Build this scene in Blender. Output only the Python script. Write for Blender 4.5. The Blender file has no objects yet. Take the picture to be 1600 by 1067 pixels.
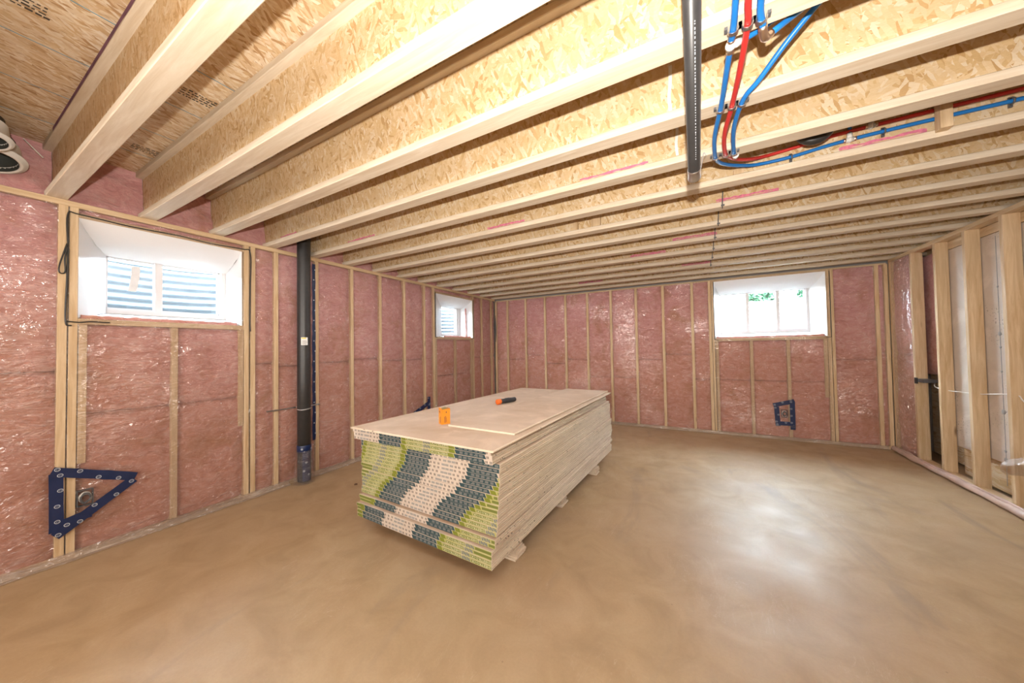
import bpy, math, random
from mathutils import Vector, Matrix, noise
random.seed(7)
C = bpy.context.scene.collection
SC = bpy.context.scene
R = math.radians

# ------------------------------------------------------------------ camera, world, lights, exposure
W, D, H, ZS = 5.654, 5.74, 2.315, 2.68      # room width, depth, joist underside, subfloor underside
cd = bpy.data.cameras.new('camera'); cam = bpy.data.objects.new('camera', cd); C.objects.link(cam)
cd.sensor_width = 36; cd.lens = 514.8 * 36 / 1600; cd.clip_start = 0.02
cr = Vector((0.87688565, 0.48040952, -0.01668064)); cu = Vector((0.02536324, -0.01158701, 0.99961115))
cf = Vector((-0.48002943, 0.87696775, 0.02234523))
m = Matrix.Identity(4)
for i in range(3):
    m[i][0] = cr[i]; m[i][1] = cu[i]; m[i][2] = -cf[i]
m.translation = Vector((3.5298, 0, 1.3025))
cam.matrix_world = m
SC.camera = cam
SC.view_settings.view_transform = 'Standard'; SC.view_settings.look = 'None'
SC.view_settings.gamma = 1; SC.view_settings.use_curve_mapping = False
SC.view_settings.exposure = 0.50

wd = bpy.data.worlds.new('sky'); SC.world = wd; wd.use_nodes = True
bg = wd.node_tree.nodes['Background']
bg.inputs[0].default_value = (0.80, 0.92, 1.0, 1); bg.inputs[1].default_value = 75.0

def lamp(name, kind, loc, aim, energy, color, **kw):
    l = bpy.data.lights.new(name, kind); l.energy = energy; l.color = color
    for k, v in kw.items(): setattr(l, k, v)
    o = bpy.data.objects.new(name, l); C.objects.link(o); o.location = loc
    o.rotation_euler = (Vector(aim) - Vector(loc)).to_track_quat('-Z', 'Y').to_euler()
    return o
# the photographer's flash just above the camera, tipped up
lamp('camera_flash', 'SPOT', (3.55, -0.06, 1.49), (2.75, 1.45, 3.45), 232, (1.0, 0.93, 0.84),
     shadow_soft_size=0.018, spot_size=R(168), spot_blend=0.85)
# added fill: a wide area lamp behind the camera brightens the room
lamp('fill_behind_camera', 'AREA', (2.9, -2.9, 1.7), (2.6, 3.0, 1.1), 140, (1.0, 0.93, 0.86), shape='RECTANGLE', size=4.6, size_y=1.5)
lamp('ceiling_bounce_fill', 'AREA', (2.8, 2.4, 2.28), (2.8, 2.4, 0), 40, (1.0, 0.95, 0.90), shape='RECTANGLE', size=4.8, size_y=5.6)  # added fill lamp below the joists, standing in for bounced light
lamp('sun', 'SUN', (0, 0, 20), (-2.0, 7.0, 6.0), 45.0, (1.0, 0.97, 0.92), angle=R(1))

# ------------------------------------------------------------------ materials
class N:
    def __init__(s, name, rough=0.6, col=(.5, .5, .5), spec=0.3, metal=0.0):
        s.m = bpy.data.materials.new(name); s.m.use_nodes = True
        s.t = s.m.node_tree; s.b = s.t.nodes['Principled BSDF']; s.out = s.t.nodes['Material Output']
        s.b.inputs['Base Color'].default_value = (*col, 1); s.b.inputs['Roughness'].default_value = rough
        s.b.inputs['Specular IOR Level'].default_value = spec; s.b.inputs['Metallic'].default_value = metal
        s._c = None
    def n(s, typ, **kw):
        x = s.t.nodes.new(typ)
        for k, v in kw.items():
            if isinstance(k, str) and hasattr(x, k): setattr(x, k, v)
        return x
    def l(s, a, b): s.t.links.new(a, b)
    def coord(s, vary=False):
        if s._c is None:
            tc = s.n('ShaderNodeTexCoord').outputs['Object']
            if vary:
                oi = s.n('ShaderNodeObjectInfo'); mu = s.n('ShaderNodeMath', operation='MULTIPLY'); mu.inputs[1].default_value = 37.0
                s.l(oi.outputs['Random'], mu.inputs[0])
                ad = s.n('ShaderNodeVectorMath', operation='ADD'); s.l(tc, ad.inputs[0]); s.l(mu.outputs[0], ad.inputs[1]); tc = ad.outputs[0]
            s._c = tc
        return s._c
    def map(s, scale=(1, 1, 1), rot=(0, 0, 0), src=None):
        mp = s.n('ShaderNodeMapping'); mp.inputs['Scale'].default_value = scale; mp.inputs['Rotation'].default_value = rot
        s.l(src or s.coord(), mp.inputs['Vector']); return mp.outputs[0]
    def noise(s, scale, detail=3, rough=0.5, dist=0.0, vec=None):
        x = s.n('ShaderNodeTexNoise'); x.inputs['Scale'].default_value = scale; x.inputs['Detail'].default_value = detail
        x.inputs['Roughness'].default_value = rough; x.inputs['Distortion'].default_value = dist
        s.l(vec or s.coord(), x.inputs['Vector']); return x.outputs['Fac']
    def noisec(s, scale, detail=3, vec=None):
        x = s.n('ShaderNodeTexNoise'); x.inputs['Scale'].default_value = scale; x.inputs['Detail'].default_value = detail
        s.l(vec or s.coord(), x.inputs['Vector']); return x.outputs['Color']
    def vor(s, vec, scale=1.0, feature='F1'):
        x = s.n('ShaderNodeTexVoronoi', feature=feature); x.inputs['Scale'].default_value = scale
        s.l(vec, x.inputs['Vector']); return x
    def ramp(s, fac, stops, interp='LINEAR'):
        x = s.n('ShaderNodeValToRGB'); x.color_ramp.interpolation = interp; e = x.color_ramp.elements
        while len(e) < len(stops): e.new(0.5)
        for i, (p, c) in enumerate(stops):
            e[i].position = p; e[i].color = (*c, 1) if len(c) == 3 else c
        s.l(fac, x.inputs[0]); return x.outputs[0]
    def fl(s, fac, a, b, lo=0.0, hi=1.0):
        x = s.n('ShaderNodeMapRange'); x.inputs['From Min'].default_value = a; x.inputs['From Max'].default_value = b
        x.inputs['To Min'].default_value = lo; x.inputs['To Max'].default_value = hi; s.l(fac, x.inputs['Value']); return x.outputs[0]
    def mix(s, fac, a, b, mode='MIX'):
        x = s.n('ShaderNodeMix', data_type='RGBA', blend_type=mode)
        if isinstance(fac, (int, float)): x.inputs[0].default_value = fac
        else: s.l(fac, x.inputs[0])
        for v, i in ((a, 6), (b, 7)):
            if isinstance(v, tuple): x.inputs[i].default_value = (*v, 1)
            else: s.l(v, x.inputs[i])
        return x.outputs[2]
    def math(s, op, a, b=0.0):
        x = s.n('ShaderNodeMath', operation=op)
        for v, i in ((a, 0), (b, 1)):
            if isinstance(v, (int, float)): x.inputs[i].default_value = v
            else: s.l(v, x.inputs[i])
        return x.outputs[0]
    def col(s, c): s.l(c, s.b.inputs['Base Color']); return s
    def bump(s, h, strength=0.3, dist=0.01):
        x = s.n('ShaderNodeBump'); x.inputs['Strength'].default_value = strength; x.inputs['Distance'].default_value = dist
        s.l(h, x.inputs['Height']); s.l(x.outputs[0], s.b.inputs['Normal']); return x.outputs[0]

def rgb(r, g, b):
    f = lambda c: ((c / 255 + .055) / 1.055) ** 2.4 if c > 10 else c / 255 / 12.92
    return (f(r), f(g), f(b))

def wood(name, light, dark, axis='x', vary=True, knots=True):
    k = N(name, 0.62); c = k.coord(vary)
    st = {'x': (1.2, 16, 16), 'y': (16, 1.2, 16), 'z': (16, 16, 1.2)}[axis]
    v = k.map(st)
    g = k.noise(2.2, 5, .62, .6, v)
    base = k.ramp(g, [(.32, dark), (.50, tuple((a + b) / 2 for a, b in zip(light, dark))), (.64, light)])
    big = k.noise(1.3, 2)
    base = k.mix(k.fl(big, .35, .7, 0, .35), base, tuple(x * .78 for x in light))
    if knots:
        kk = {'x': (3.2, 13, 13), 'y': (13, 3.2, 13), 'z': (13, 13, 3.2)}[axis]
        vo = k.vor(k.map(kk)); sel = k.math('GREATER_THAN', k.vor(k.map(kk)).outputs['Color'], .80)
        d = k.fl(vo.outputs['Distance'], .06, .20, .75, 0)
        base = k.mix(k.math('MULTIPLY', d, sel), base, (.13, .06, .025))
    k.col(base); k.bump(g, .15, .004); return k.m

def osb(name, cols, plane='xz', vary=True, grain=0.0):
    # long thin strands in four directions; plane says which face of the board is seen
    k = N(name, 0.55); c0 = k.coord(vary)
    wob = k.n('ShaderNodeVectorMath', operation='MULTIPLY_ADD'); k.l(k.noisec(9, 3), wob.inputs[0]); wob.inputs[1].default_value = (.03, .03, .03); k.l(c0, wob.inputs[2])
    def strands(ang, L, w):
        rot = (0, ang, 0) if plane == 'xz' else (0, 0, ang)
        sc = (L, 3, w) if plane == 'xz' else (L, w, 3)
        r0 = k.map((1, 1, 1), rot, wob.outputs[0])
        v = k.vor(k.map(sc, (0, 0, 0), r0)); sp = k.n('ShaderNodeSeparateColor'); k.l(v.outputs['Color'], sp.inputs[0]); return sp.outputs[0], sp.outputs[1]
    angs = (.35, -.5, 1.15, -1.2) if not grain else (grain - .18, grain + .15, grain + .45, grain - .5)
    vals = [strands(a, L, w) for a, L, w in zip(angs, (15, 18, 17, 20), (60, 74, 66, 82))]
    fv = vals[0][0]
    for i, (v, sel) in enumerate(vals[1:]):
        fv = k.mix(k.math('GREATER_THAN', sel, .58), fv, v)
    n = len(cols); colr = k.ramp(fv, [((i + .2) / n, cc) for i, cc in enumerate(cols)])
    fine = k.noise(60, 3, .7, 0, k.map((1, 1, 3), (0, .6, .3)))
    colr = k.mix(k.fl(fine, .35, .75, .22, 0), colr, (.55, .38, .22), 'MULTIPLY')
    big = k.noise(2.2, 3, .5); colr = k.mix(k.fl(big, .40, .66, 0, .30), colr, tuple(x * .72 for x in cols[-2]), 'MIX')
    rot = (0, .8, 0) if plane == 'xz' else (0, 0, (grain or .8))
    r0 = k.map((1, 1, 1), rot); fk = k.vor(k.map((26, 4, 190) if plane == 'xz' else (26, 190, 4), (0, 0, 0), r0)); fs = k.n('ShaderNodeSeparateColor'); k.l(fk.outputs['Color'], fs.inputs[0])
    fleck = k.math('MULTIPLY', k.math('GREATER_THAN', fs.outputs[1], .955), k.fl(fk.outputs['Distance'], .12, .35, .7, 0))
    colr = k.mix(fleck, colr, (.15, .065, .02))
    k.col(colr); k.bump(fv, .2, .002); return k.m

def plain(name, col, rough=.5, spec=.4, metal=0, var=.12, sc=20):
    k = N(name, rough, col, spec, metal)
    if var: k.col(k.mix(k.fl(k.noise(sc, 3), .3, .7, 0, var), col, tuple(x * .35 for x in col)))
    return k.m

M = {}
LUM_L, LUM_D = (.70, .54, .35), (.50, .335, .18)
for ax in 'xyz': M['lumber_' + ax] = wood('lumber_' + ax, LUM_L, LUM_D, ax)
M['flange'] = wood('flange_lumber', (.70, .62, .50), (.56, .45, .32), 'x', knots=False)
M['osb'] = osb('joist_web_board', [(.54, .35, .16), (.67, .49, .26), (.72, .55, .33), (.75, .60, .39), (.69, .51, .29), (.79, .68, .51)])
M['subfloor'] = osb('subfloor_board', [(.44, .27, .13), (.62, .45, .26), (.70, .55, .36), (.78, .68, .52), (.60, .42, .24), (.80, .71, .57)], 'xy', True, 1.5)

def insulation():
    k = N('pink_fibreglass', .95, spec=.05); c = k.coord(False)
    g = k.noise(9, 6, .62, 1.6, k.map((1, 1, 1.7)))
    fib = k.noise(34, 5, .7, 2.4, k.map((1, 1, 2.2)))
    col = k.ramp(g, [(.28, (.52, .23, .185)), (.43, (.74, .385, .33)), (.56, (.83, .50, .45)), (.72, (.90, .67, .62))])
    col = k.mix(k.fl(fib, .38, .68, .42, 0), col, (.40, .17, .12))
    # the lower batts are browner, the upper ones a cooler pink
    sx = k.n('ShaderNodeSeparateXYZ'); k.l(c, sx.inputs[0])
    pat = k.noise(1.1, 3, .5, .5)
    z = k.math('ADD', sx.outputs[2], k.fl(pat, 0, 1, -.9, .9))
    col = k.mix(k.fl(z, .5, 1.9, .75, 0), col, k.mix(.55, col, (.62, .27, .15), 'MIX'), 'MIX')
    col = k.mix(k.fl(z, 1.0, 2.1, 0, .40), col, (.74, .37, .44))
    br = k.noise(2.6, 4, .6, .8)
    col = k.mix(k.fl(br, .52, .72, 0, .60), col, (.46, .21, .09))
    k.col(col); k.bump(k.math('ADD', k.math('MULTIPLY', g, 1.2), k.math('MULTIPLY', fib, .5)), .8, .02)
    k.b.inputs['Sheen Weight'].default_value = .15
    return k.m
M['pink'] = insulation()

def film(name, trans, tint, milk, gl, wr=1.0):
    k = N(name); t = k.t; t.nodes.remove(k.b); c = k.coord(False)
    tr = k.n('ShaderNodeBsdfTransparent'); tr.inputs[0].default_value = (*tint, 1)
    go = k.n('ShaderNodeBsdfGlossy'); go.inputs['Roughness'].default_value = .18; go.inputs[0].default_value = (1, 1, 1, 1)
    df = k.n('ShaderNodeBsdfDiffuse'); df.inputs[0].default_value = (*milk, 1)
    # wrinkles: sharp ridges pulled across the bays
    def ridge(sc, rot, s):
        f = k.noise(s, 3, .5, 1.8, k.map(sc, rot)); a = k.math('ABSOLUTE', k.math('SUBTRACT', f, .5)); return k.fl(a, 0, .10, 1, 0)
    r1 = ridge((1, 1, 3.2), (.5, .4, 0), 2.2); r2 = ridge((1, 1, 2.6), (-.6, -.5, 0), 3.1); r3 = ridge((1, 1, .5), (.1, .1, 0), 5)
    msk = k.fl(k.noise(1.4, 3, .5), .42, .60, .08, 1)
    h = k.math('ADD', k.math('MULTIPLY', k.math('ADD', r1, k.math('ADD', k.math('MULTIPLY', r2, .8), k.math('MULTIPLY', r3, .3))), msk), k.math('MULTIPLY', k.noise(11, 3, .5, 1), .35))
    bp = k.n('ShaderNodeBump'); bp.inputs['Strength'].default_value = 1.0 * wr; bp.inputs['Distance'].default_value = .045
    k.l(h, bp.inputs['Height']); k.l(bp.outputs[0], go.inputs['Normal'])
    lw = k.n('ShaderNodeLayerWeight'); lw.inputs['Blend'].default_value = .35
    fr = k.math('ADD', k.math('MULTIPLY', lw.outputs['Fresnel'], .30), gl)
    m1 = k.n('ShaderNodeMixShader'); m1.inputs[0].default_value = 1 - trans; k.l(tr.outputs[0], m1.inputs[1]); k.l(df.outputs[0], m1.inputs[2])
    m2 = k.n('ShaderNodeMixShader'); k.l(fr, m2.inputs[0]); k.l(m1.outputs[0], m2.inputs[1]); k.l(go.outputs[0], m2.inputs[2])
    k.l(m2.outputs[0], k.out.inputs[0]); return k.m
M['film'] = film('clear_poly_film', .965, (.97, .955, .955), (.80, .76, .78), .105)
M['film_milky'] = film('folded_poly_film', .72, (.93, .90, .87), (.62, .53, .46), .12)

def liner():
    k = N('white_window_liner', .35, (.92, .91, .91), .3)
    d = k.n('ShaderNodeBsdfTranslucent'); d.inputs[0].default_value = (.9, .9, .92, 1)
    mx = k.n('ShaderNodeMixShader'); mx.inputs[0].default_value = .22
    k.l(k.b.outputs[0], mx.inputs[1]); k.l(d.outputs[0], mx.inputs[2]); k.l(mx.outputs[0], k.out.inputs[0])
    k.bump(k.noise(6, 4, .5, 1), .3, .01)
    return k.m
M['liner'] = liner()

def floor_mat():
    k = N('bare_concrete', .5, spec=.40); c = k.coord(False)
    big = k.noise(.9, 4, .55, .5); med = k.noise(4, 6, .6, .8); fine = k.noise(90, 4, .7)
    col = k.ramp(med, [(.30, (.35, .24, .127)), (.50, (.42, .295, .163)), (.70, (.47, .342, .20))])
    col = k.mix(k.fl(big, .35, .65, 0, .45), col, (.42, .295, .19))
    col = k.mix(k.fl(fine, .3, .7, .16, 0), col, (.22, .14, .09))
    st = k.noise(1.7, 5, .6, 1.2, k.map((1.0, .42, 1), (0, 0, .5)))
    col = k.mix(k.fl(st, .58, .72, 0, .55), col, (.25, .19, .14))
    sp = k.vor(k.map((9, 9, 9))); d = k.fl(sp.outputs['Distance'], .015, .04, .5, 0); k.l
    col = k.mix(k.math('MULTIPLY', d, k.math('GREATER_THAN', k.noise(3, 1), .56)), col, (.12, .07, .04))
    sc = k.noise(2.5, 5, .7, 2.5, k.map((3, .5, 1), (0, 0, -.6))); a = k.math('ABSOLUTE', k.math('SUBTRACT', sc, .5))
    col = k.mix(k.math('MULTIPLY', k.fl(a, 0, .006, .35, 0), k.math('GREATER_THAN', k.noise(1.3, 2), .55)), col, (.60, .49, .38))
    k.col(col)
    k.l(k.fl(k.noise(3, 5, .6), .3, .7, .38, .58), k.b.inputs['Roughness'])
    k.bump(k.math('ADD', k.noise(2.2, 4, .5), k.math('MULTIPLY', fine, .10)), .12, .012)
    return k.m
M['floor'] = floor_mat()
M['foundation'] = plain('foundation_concrete', (.34, .32, .30), .9, .1, sc=4)

def board_face(name, a, b, speck=0.0):
    k = N(name, .7, spec=.2); k.coord(True)
    big = k.noise(1.6, 5, .6, .8); col = k.ramp(big, [(.30, b), (.60, a)])
    col = k.mix(k.fl(k.noise(4, 4, .6, 1), .52, .68, 0, .35), col, tuple(min(1, x * 1.28) for x in a))
    if speck:
        v = k.noise(60, 3, .6); ms = k.fl(k.noise(2.6, 2), .55, .62, 0, 1)
        col = k.mix(k.math('MULTIPLY', ms, k.fl(v, .60, .66, 0, speck)), col, (.05, .04, .035))
    k.col(col); k.bump(k.noise(30, 3), .05, .003); return k.m
M['sheet'] = board_face('drywall_paper', (.62, .49, .38), (.50, .36, .25))
M['sheet_edge'] = board_face('drywall_edge', (.72, .62, .49), (.60, .49, .37), .85)
M['panel'] = board_face('grey_gypsum_panel', (.66, .58, .50), (.55, .47, .39), .55)
M['tape_paper'] = plain('end_tape_paper', (.66, .57, .48), .6, .3)
M['teal'] = plain('tape_teal', (.028, .070, .082), .5)
M['olive'] = plain('tape_olive', (.20, .235, .025), .5)
M['lime'] = plain('tape_pale_green', (.46, .45, .17), .5)
M['cream'] = plain('tape_cream', (.78, .74, .50), .5, var=0)
M['navy_ink'] = plain('tape_navy_ink', (.10, .13, .23), .5)
M['grey_ink'] = plain('tape_grey_ink', (.34, .33, .31), .6)
M['black_ink'] = plain('tape_black_ink', (.05, .045, .04), .6, var=0)
M['dark_green_ink'] = plain('dark_green_ink', (.16, .19, .04), .5, var=0)
M['abs'] = plain('black_abs_plastic', (.030, .030, .031), .38, .5, sc=30, var=.3)
M['blue'] = plain('blue_pex', (.012, .18, .56), .35, .5, var=.1)
M['red'] = plain('red_pex', (.55, .035, .03), .35, .5, var=.1)
M['white_plastic'] = plain('white_plastic', (.78, .78, .76), .4)
M['vinyl'] = plain('white_vinyl', (.80, .80, .82), .35, .5, var=.05)
M['brass'] = plain('crimp_metal', (.75, .60, .50), .3, .5, 1.0)
M['steel'] = plain('galvanised_metal', (.62, .63, .65), .32, .5, 1.0)
M['black_clip'] = plain('dark_clip_plastic', (.10, .10, .105), .45)
M['navy'] = plain('navy_sheathing_tape', (.008, .022, .085), .35, .5, sc=12, var=.3)
M['logo_white'] = plain('tape_logo_white', (.50, .54, .60), .5, var=0)
M['sealant'] = plain('black_sealant', (.02, .018, .016), .3, .5, var=0)
M['orange'] = plain('orange_card', (.80, .27, .02), .5)
M['orange_dark'] = plain('orange_plastic', (.80, .16, .02), .45)
M['olive_card'] = plain('olive_lid', (.30, .22, .06), .6)
M['rubber'] = plain('black_rubber', (.022, .022, .025), .5)
M['pink_ink'] = plain('pink_marker', (.80, .24, .36), .8, .1, sc=60, var=.5)
M['blue_ink'] = plain('blue_chalk', (.10, .30, .42), .8)
M['purple_ink'] = plain('purple_edge_seal', (.24, .12, .20), .7, .1, sc=14, var=.6)
M['wire'] = plain('white_cable', (.80, .77, .72), .45)
M['paper_white'] = plain('white_paper', (.85, .85, .84), .7)
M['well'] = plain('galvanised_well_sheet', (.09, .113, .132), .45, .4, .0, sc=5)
M['well_sunlit'] = plain('sunlit_well_sheet', (.62, .63, .64), .5, .4, .0, sc=5)  # paler copy of the well sheet, sun glare painted into its colour
M['gravel'] = plain('pale_gravel', (.22, .22, .21), .9, .1, sc=40, var=.7)
M['leaf'] = plain('green_leaves', (.025, .07, .035), .7, .2, sc=9, var=.5)
M['dark'] = plain('dark_duct_inside', (.06, .065, .06), .6)
M['yellow'] = plain('yellow_label', (.75, .60, .10), .5)
M['debris'] = plain('brown_scrap', (.12, .06, .03), .8)
def glass():
    k = N('window_glass'); k.t.nodes.remove(k.b)
    tr = k.n('ShaderNodeBsdfTransparent'); tr.inputs[0].default_value = (.95, .98, 1, 1); go = k.n('ShaderNodeBsdfGlossy'); go.inputs['Roughness'].default_value = .03
    mx = k.n('ShaderNodeMixShader'); mx.inputs[0].default_value = .06; k.l(tr.outputs[0], mx.inputs[1]); k.l(go.outputs[0], mx.inputs[2]); k.l(mx.outputs[0], k.out.inputs[0]); return k.m
M['glass'] = glass()

# ------------------------------------------------------------------ mesh helpers
class MB:
    def __init__(s): s.v = []; s.f = []; s.mi = []; s.cur = 0; s.sm = []; s.smooth = False
    def add(s, vs, fs):
        b = len(s.v); s.v += [tuple(v) for v in vs]
        for f in fs: s.f.append(tuple(i + b for i in f)); s.mi.append(s.cur); s.sm.append(s.smooth)
    def box(s, x0, x1, y0, y1, z0, z1, ch=0.0):
        if ch:   # chamfered along all edges in plan of the smallest axis: 12-gon prism look kept light
            return s.cbox(x0, x1, y0, y1, z0, z1, ch)
        v = [(x, y, z) for x in (x0, x1) for y in (y0, y1) for z in (z0, z1)]
        s.add(v, [(0, 1, 3, 2), (4, 6, 7, 5), (0, 4, 5, 1), (2, 3, 7, 6), (0, 2, 6, 4), (1, 5, 7, 3)])
    def cbox(s, x0, x1, y0, y1, z0, z1, c):
        d = (x1 - x0, y1 - y0, z1 - z0); ax = d.index(max(d)); lo = (x0, y0, z0); hi = (x1, y1, z1)
        o = [i for i in range(3) if i != ax]; a0, a1, b0, b1 = lo[o[0]], hi[o[0]], lo[o[1]], hi[o[1]]
        ring = [(a0 + c, b0), (a1 - c, b0), (a1, b0 + c), (a1, b1 - c), (a1 - c, b1), (a0 + c, b1), (a0, b1 - c), (a0, b0 + c)]
        vs = []
        for e in (lo[ax], hi[ax]):
            for p in ring:
                q = [0, 0, 0]; q[ax] = e; q[o[0]] = p[0]; q[o[1]] = p[1]; vs.append(q)
        fl = ax == 1
        fs = [tuple(range(7, -1, -1)), tuple(range(8, 16))] + [(i, (i + 1) % 8, 8 + (i + 1) % 8, 8 + i) for i in range(8)]
        if fl: fs = [tuple(reversed(f)) for f in fs]
        s.add(vs, fs)
    def obox(s, c, ax, ay, az):   # oriented box: centre and three half-axis vectors
        c, ax, ay, az = Vector(c), Vector(ax), Vector(ay), Vector(az)
        v = [c + i * ax + j * ay + k * az for i in (-1, 1) for j in (-1, 1) for k in (-1, 1)]
        s.add(v, [(0, 1, 3, 2), (4, 6, 7, 5), (0, 4, 5, 1), (2, 3, 7, 6), (0, 2, 6, 4), (1, 5, 7, 3)])
    def tube(s, pts, r, seg=10, caps=True, rr=None):
        pts = [Vector(p) for p in pts]; n = len(pts); base = len(s.v); sm = s.smooth; s.smooth = True
        up = None; vs = []
        for i, p in enumerate(pts):
            d = (pts[min(i + 1, n - 1)] - pts[max(i - 1, 0)]).normalized()
            if up is None: up = d.orthogonal().normalized()
            up = (up - d * up.dot(d)).normalized(); w = d.cross(up)
            q = rr[i] if rr else r
            for k in range(seg):
                a = 2 * math.pi * k / seg; vs.append(p + up * (q * math.cos(a)) + w * (q * math.sin(a)))
        fs = [(i * seg + k, i * seg + (k + 1) % seg, (i + 1) * seg + (k + 1) % seg, (i + 1) * seg + k) for i in range(n - 1) for k in range(seg)]
        s.add(vs, fs); s.smooth = False
        if caps: s.add(vs[:seg], [tuple(range(seg - 1, -1, -1))]); s.add(vs[-seg:], [tuple(range(seg))])
        s.smooth = sm
    def lathe(s, prof, c, axis, seg=24):   # prof: (r, h)
        axis = Vector(axis).normalized(); u = axis.orthogonal().normalized(); w = axis.cross(u); c = Vector(c)
        vs = [c + axis * h + u * (r * math.cos(2 * math.pi * k / seg)) + w * (r * math.sin(2 * math.pi * k / seg)) for r, h in prof for k in range(seg)]
        s.smooth = True
        s.add(vs, [(i * seg + k, i * seg + (k + 1) % seg, (i + 1) * seg + (k + 1) % seg, (i + 1) * seg + k) for i in range(len(prof) - 1) for k in range(seg)])
        s.smooth = False
    def weld(s):
        idx = {}; nv = []; nf = []; mi = []; sm = []
        for f, m_, q in zip(s.f, s.mi, s.sm):
            g = []
            for i in f:
                k = tuple(round(c, 6) for c in s.v[i])
                if k not in idx: idx[k] = len(nv); nv.append(s.v[i])
                if idx[k] not in g: g.append(idx[k])
            if len(g) > 2: nf.append(tuple(g)); mi.append(m_); sm.append(q)
        s.v, s.f, s.mi, s.sm = nv, nf, mi, sm
    def build(s, name, mats, parent=None):
        s.weld(); me = bpy.data.meshes.new(name); me.from_pydata(s.v, [], s.f)
        for mt in (mats if isinstance(mats, (list, tuple)) else [mats]): me.materials.append(M[mt])
        me.polygons.foreach_set('material_index', s.mi); me.polygons.foreach_set('use_smooth', s.sm); me.update()
        o = bpy.data.objects.new(name, me); C.objects.link(o)
        if parent: o.parent = parent
        return o

def tag(o, label=None, cat=None, group=None, kind=None):
    if label: o['label'] = label
    if cat: o['category'] = cat
    if group: o['group'] = group
    if kind: o['kind'] = kind
    return o
def empty(name, loc, label, cat, group=None, rz=0.0):
    o = bpy.data.objects.new(name, None); C.objects.link(o); o.location = loc; o.rotation_euler = (0, 0, rz); o.empty_display_size = .1
    return tag(o, label, cat, group)
def boxo(name, mat, parent, *a, ch=0.0):
    b = MB(); b.box(*a, ch=ch); return b.build(name, mat, parent)
def curve_pts(pts, n=6):   # Catmull-Rom through points
    P = [Vector(p) for p in pts]; P = [P[0] * 2 - P[1]] + P + [P[-1] * 2 - P[-2]]; out = []
    for i in range(1, len(P) - 2):
        for j in range(n):
            t = j / n; a, b, c, d = P[i - 1:i + 3]
            out.append(.5 * ((2 * b) + (c - a) * t + (2 * a - 5 * b + 4 * c - d) * t * t + (3 * b - a - 3 * c + d) * t ** 3))
    out.append(P[-2]); return out
def nz(x, y, z, s=1.0): return noise.noise(Vector((x * s, y * s, z * s)))

YB = -3.6    # the basement goes on behind the camera

# ------------------------------------------------------------------ floor and ceiling
b = MB(); b.box(-.4, W + 1.0, YB, D + .4, -.12, 0)
tag(b.build('floor', 'floor'), 'bare tan concrete basement floor with grey trowel stains', 'floor', kind='structure')

ceiling = MB(); ceiling.box(-.4, W + 1.0, YB, D + .4, ZS + .02, ZS + .05)
ceiling = tag(ceiling.build('ceiling', 'subfloor'), 'underside of the board subfloor carried by timber i-joists', 'ceiling', kind='structure')
xe = [-.36, .225, 1.445, 2.665, 3.885, 5.105, W + .95]
for i in range(len(xe) - 1):
    y0 = YB; k = 0
    while y0 < D + .35:
        y1 = min(y0 + 2.44 - (1.22 if (k == 0 and i % 2) else 0), D + .36)
        boxo('subfloor_panel', 'subfloor', ceiling, xe[i] + .0015, xe[i + 1] - .0015, y0 + .0015, y1 - .0015, ZS, ZS + .0195); y0 = y1; k += 1
def cline(x, y0, y1):
    boxo('chalk_line', 'blue_ink', ceiling, x, x + .004, y0, y1, ZS - .0008, ZS - .0002)
for x in (1.452, .232, 1.04, .63): cline(x, .10, 1.15)
b = MB()
for (sx, sy) in ((1.19, .66), (.30, .68), (1.25, .12)):    # ink stamps on the subfloor, too small to read
    for r_ in range(4):
        x = sx + r_ * .022; y = sy
        while y < sy + .13:
            w = random.uniform(.006, .02); b.box(x, x + random.uniform(.006, .012), y, y + w, ZS - .001, ZS - .0003); y += w + random.uniform(.003, .009)
tag(b.build('grade_stamp', 'black_ink', ceiling), kind='stuff')

JY = lambda k: .395 + .4064 * k      # near edge of joist k
FW = .085
pink_marks = {1: [(1.48, 1.80)], 3: [(.18, .44)], 4: [(.58, .97), (2.92, 3.33)], 5: [(1.95, 2.32), (4.27, 4.60)], 6: [(3.71, 4.08)], 8: [(3.38, 3.76)], 9: [(2.91, 3.29)], 11: [(3.43, 3.76)], 12: [(1.9, 2.3)]}
first = None
for k in range(-9, 14):
    y = JY(k); yc = y + FW / 2
    x1 = W + .6
    j = boxo('floor_joist', 'osb', ceiling, -.125, x1, yc - .0055, yc + .0055, H + .034, ZS - .034)
    boxo('bottom_flange', 'flange', j, -.125, x1, y, y + FW, H, H + .038, ch=.003)
    boxo('top_flange', 'flange', j, -.125, x1, y, y + FW, ZS - .038, ZS - .0003, ch=.003)
    for (a, c_) in pink_marks.get(k, []):
        mb = MB(); n = 16
        for row in range(2):
            xs = [a + (c_ - a) * i / n for i in range(n + 1)]
            z0 = H + .043 + row * .016
            up = [(x, yc - .0062, z0 + .013 + random.uniform(-.004, .004)) for x in xs]; lo = [(x, yc - .0062, z0 + random.uniform(-.003, .003)) for x in xs]
            mb.add(up + lo, [(i, i + 1, n + 2 + i, n + 1 + i) for i in range(n)])
        tag(mb.build('marker_stripe', 'pink_ink', j), kind='stuff')
    if k == 0:
        mb = MB(); n = 30; xs = [.2 + 2.2 * i / n for i in range(n + 1)]
        up = [(x, y - .0006, ZS - .004) for x in xs]; lo = [(x, y - .0006, ZS - .030 + .006 * nz(x, 0, 0, 14)) for x in xs]
        mb.add(up + lo, [(i, i + 1, n + 2 + i, n + 1 + i) for i in range(n)]); mb.build('edge_seal_stain', 'purple_ink', j)

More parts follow.
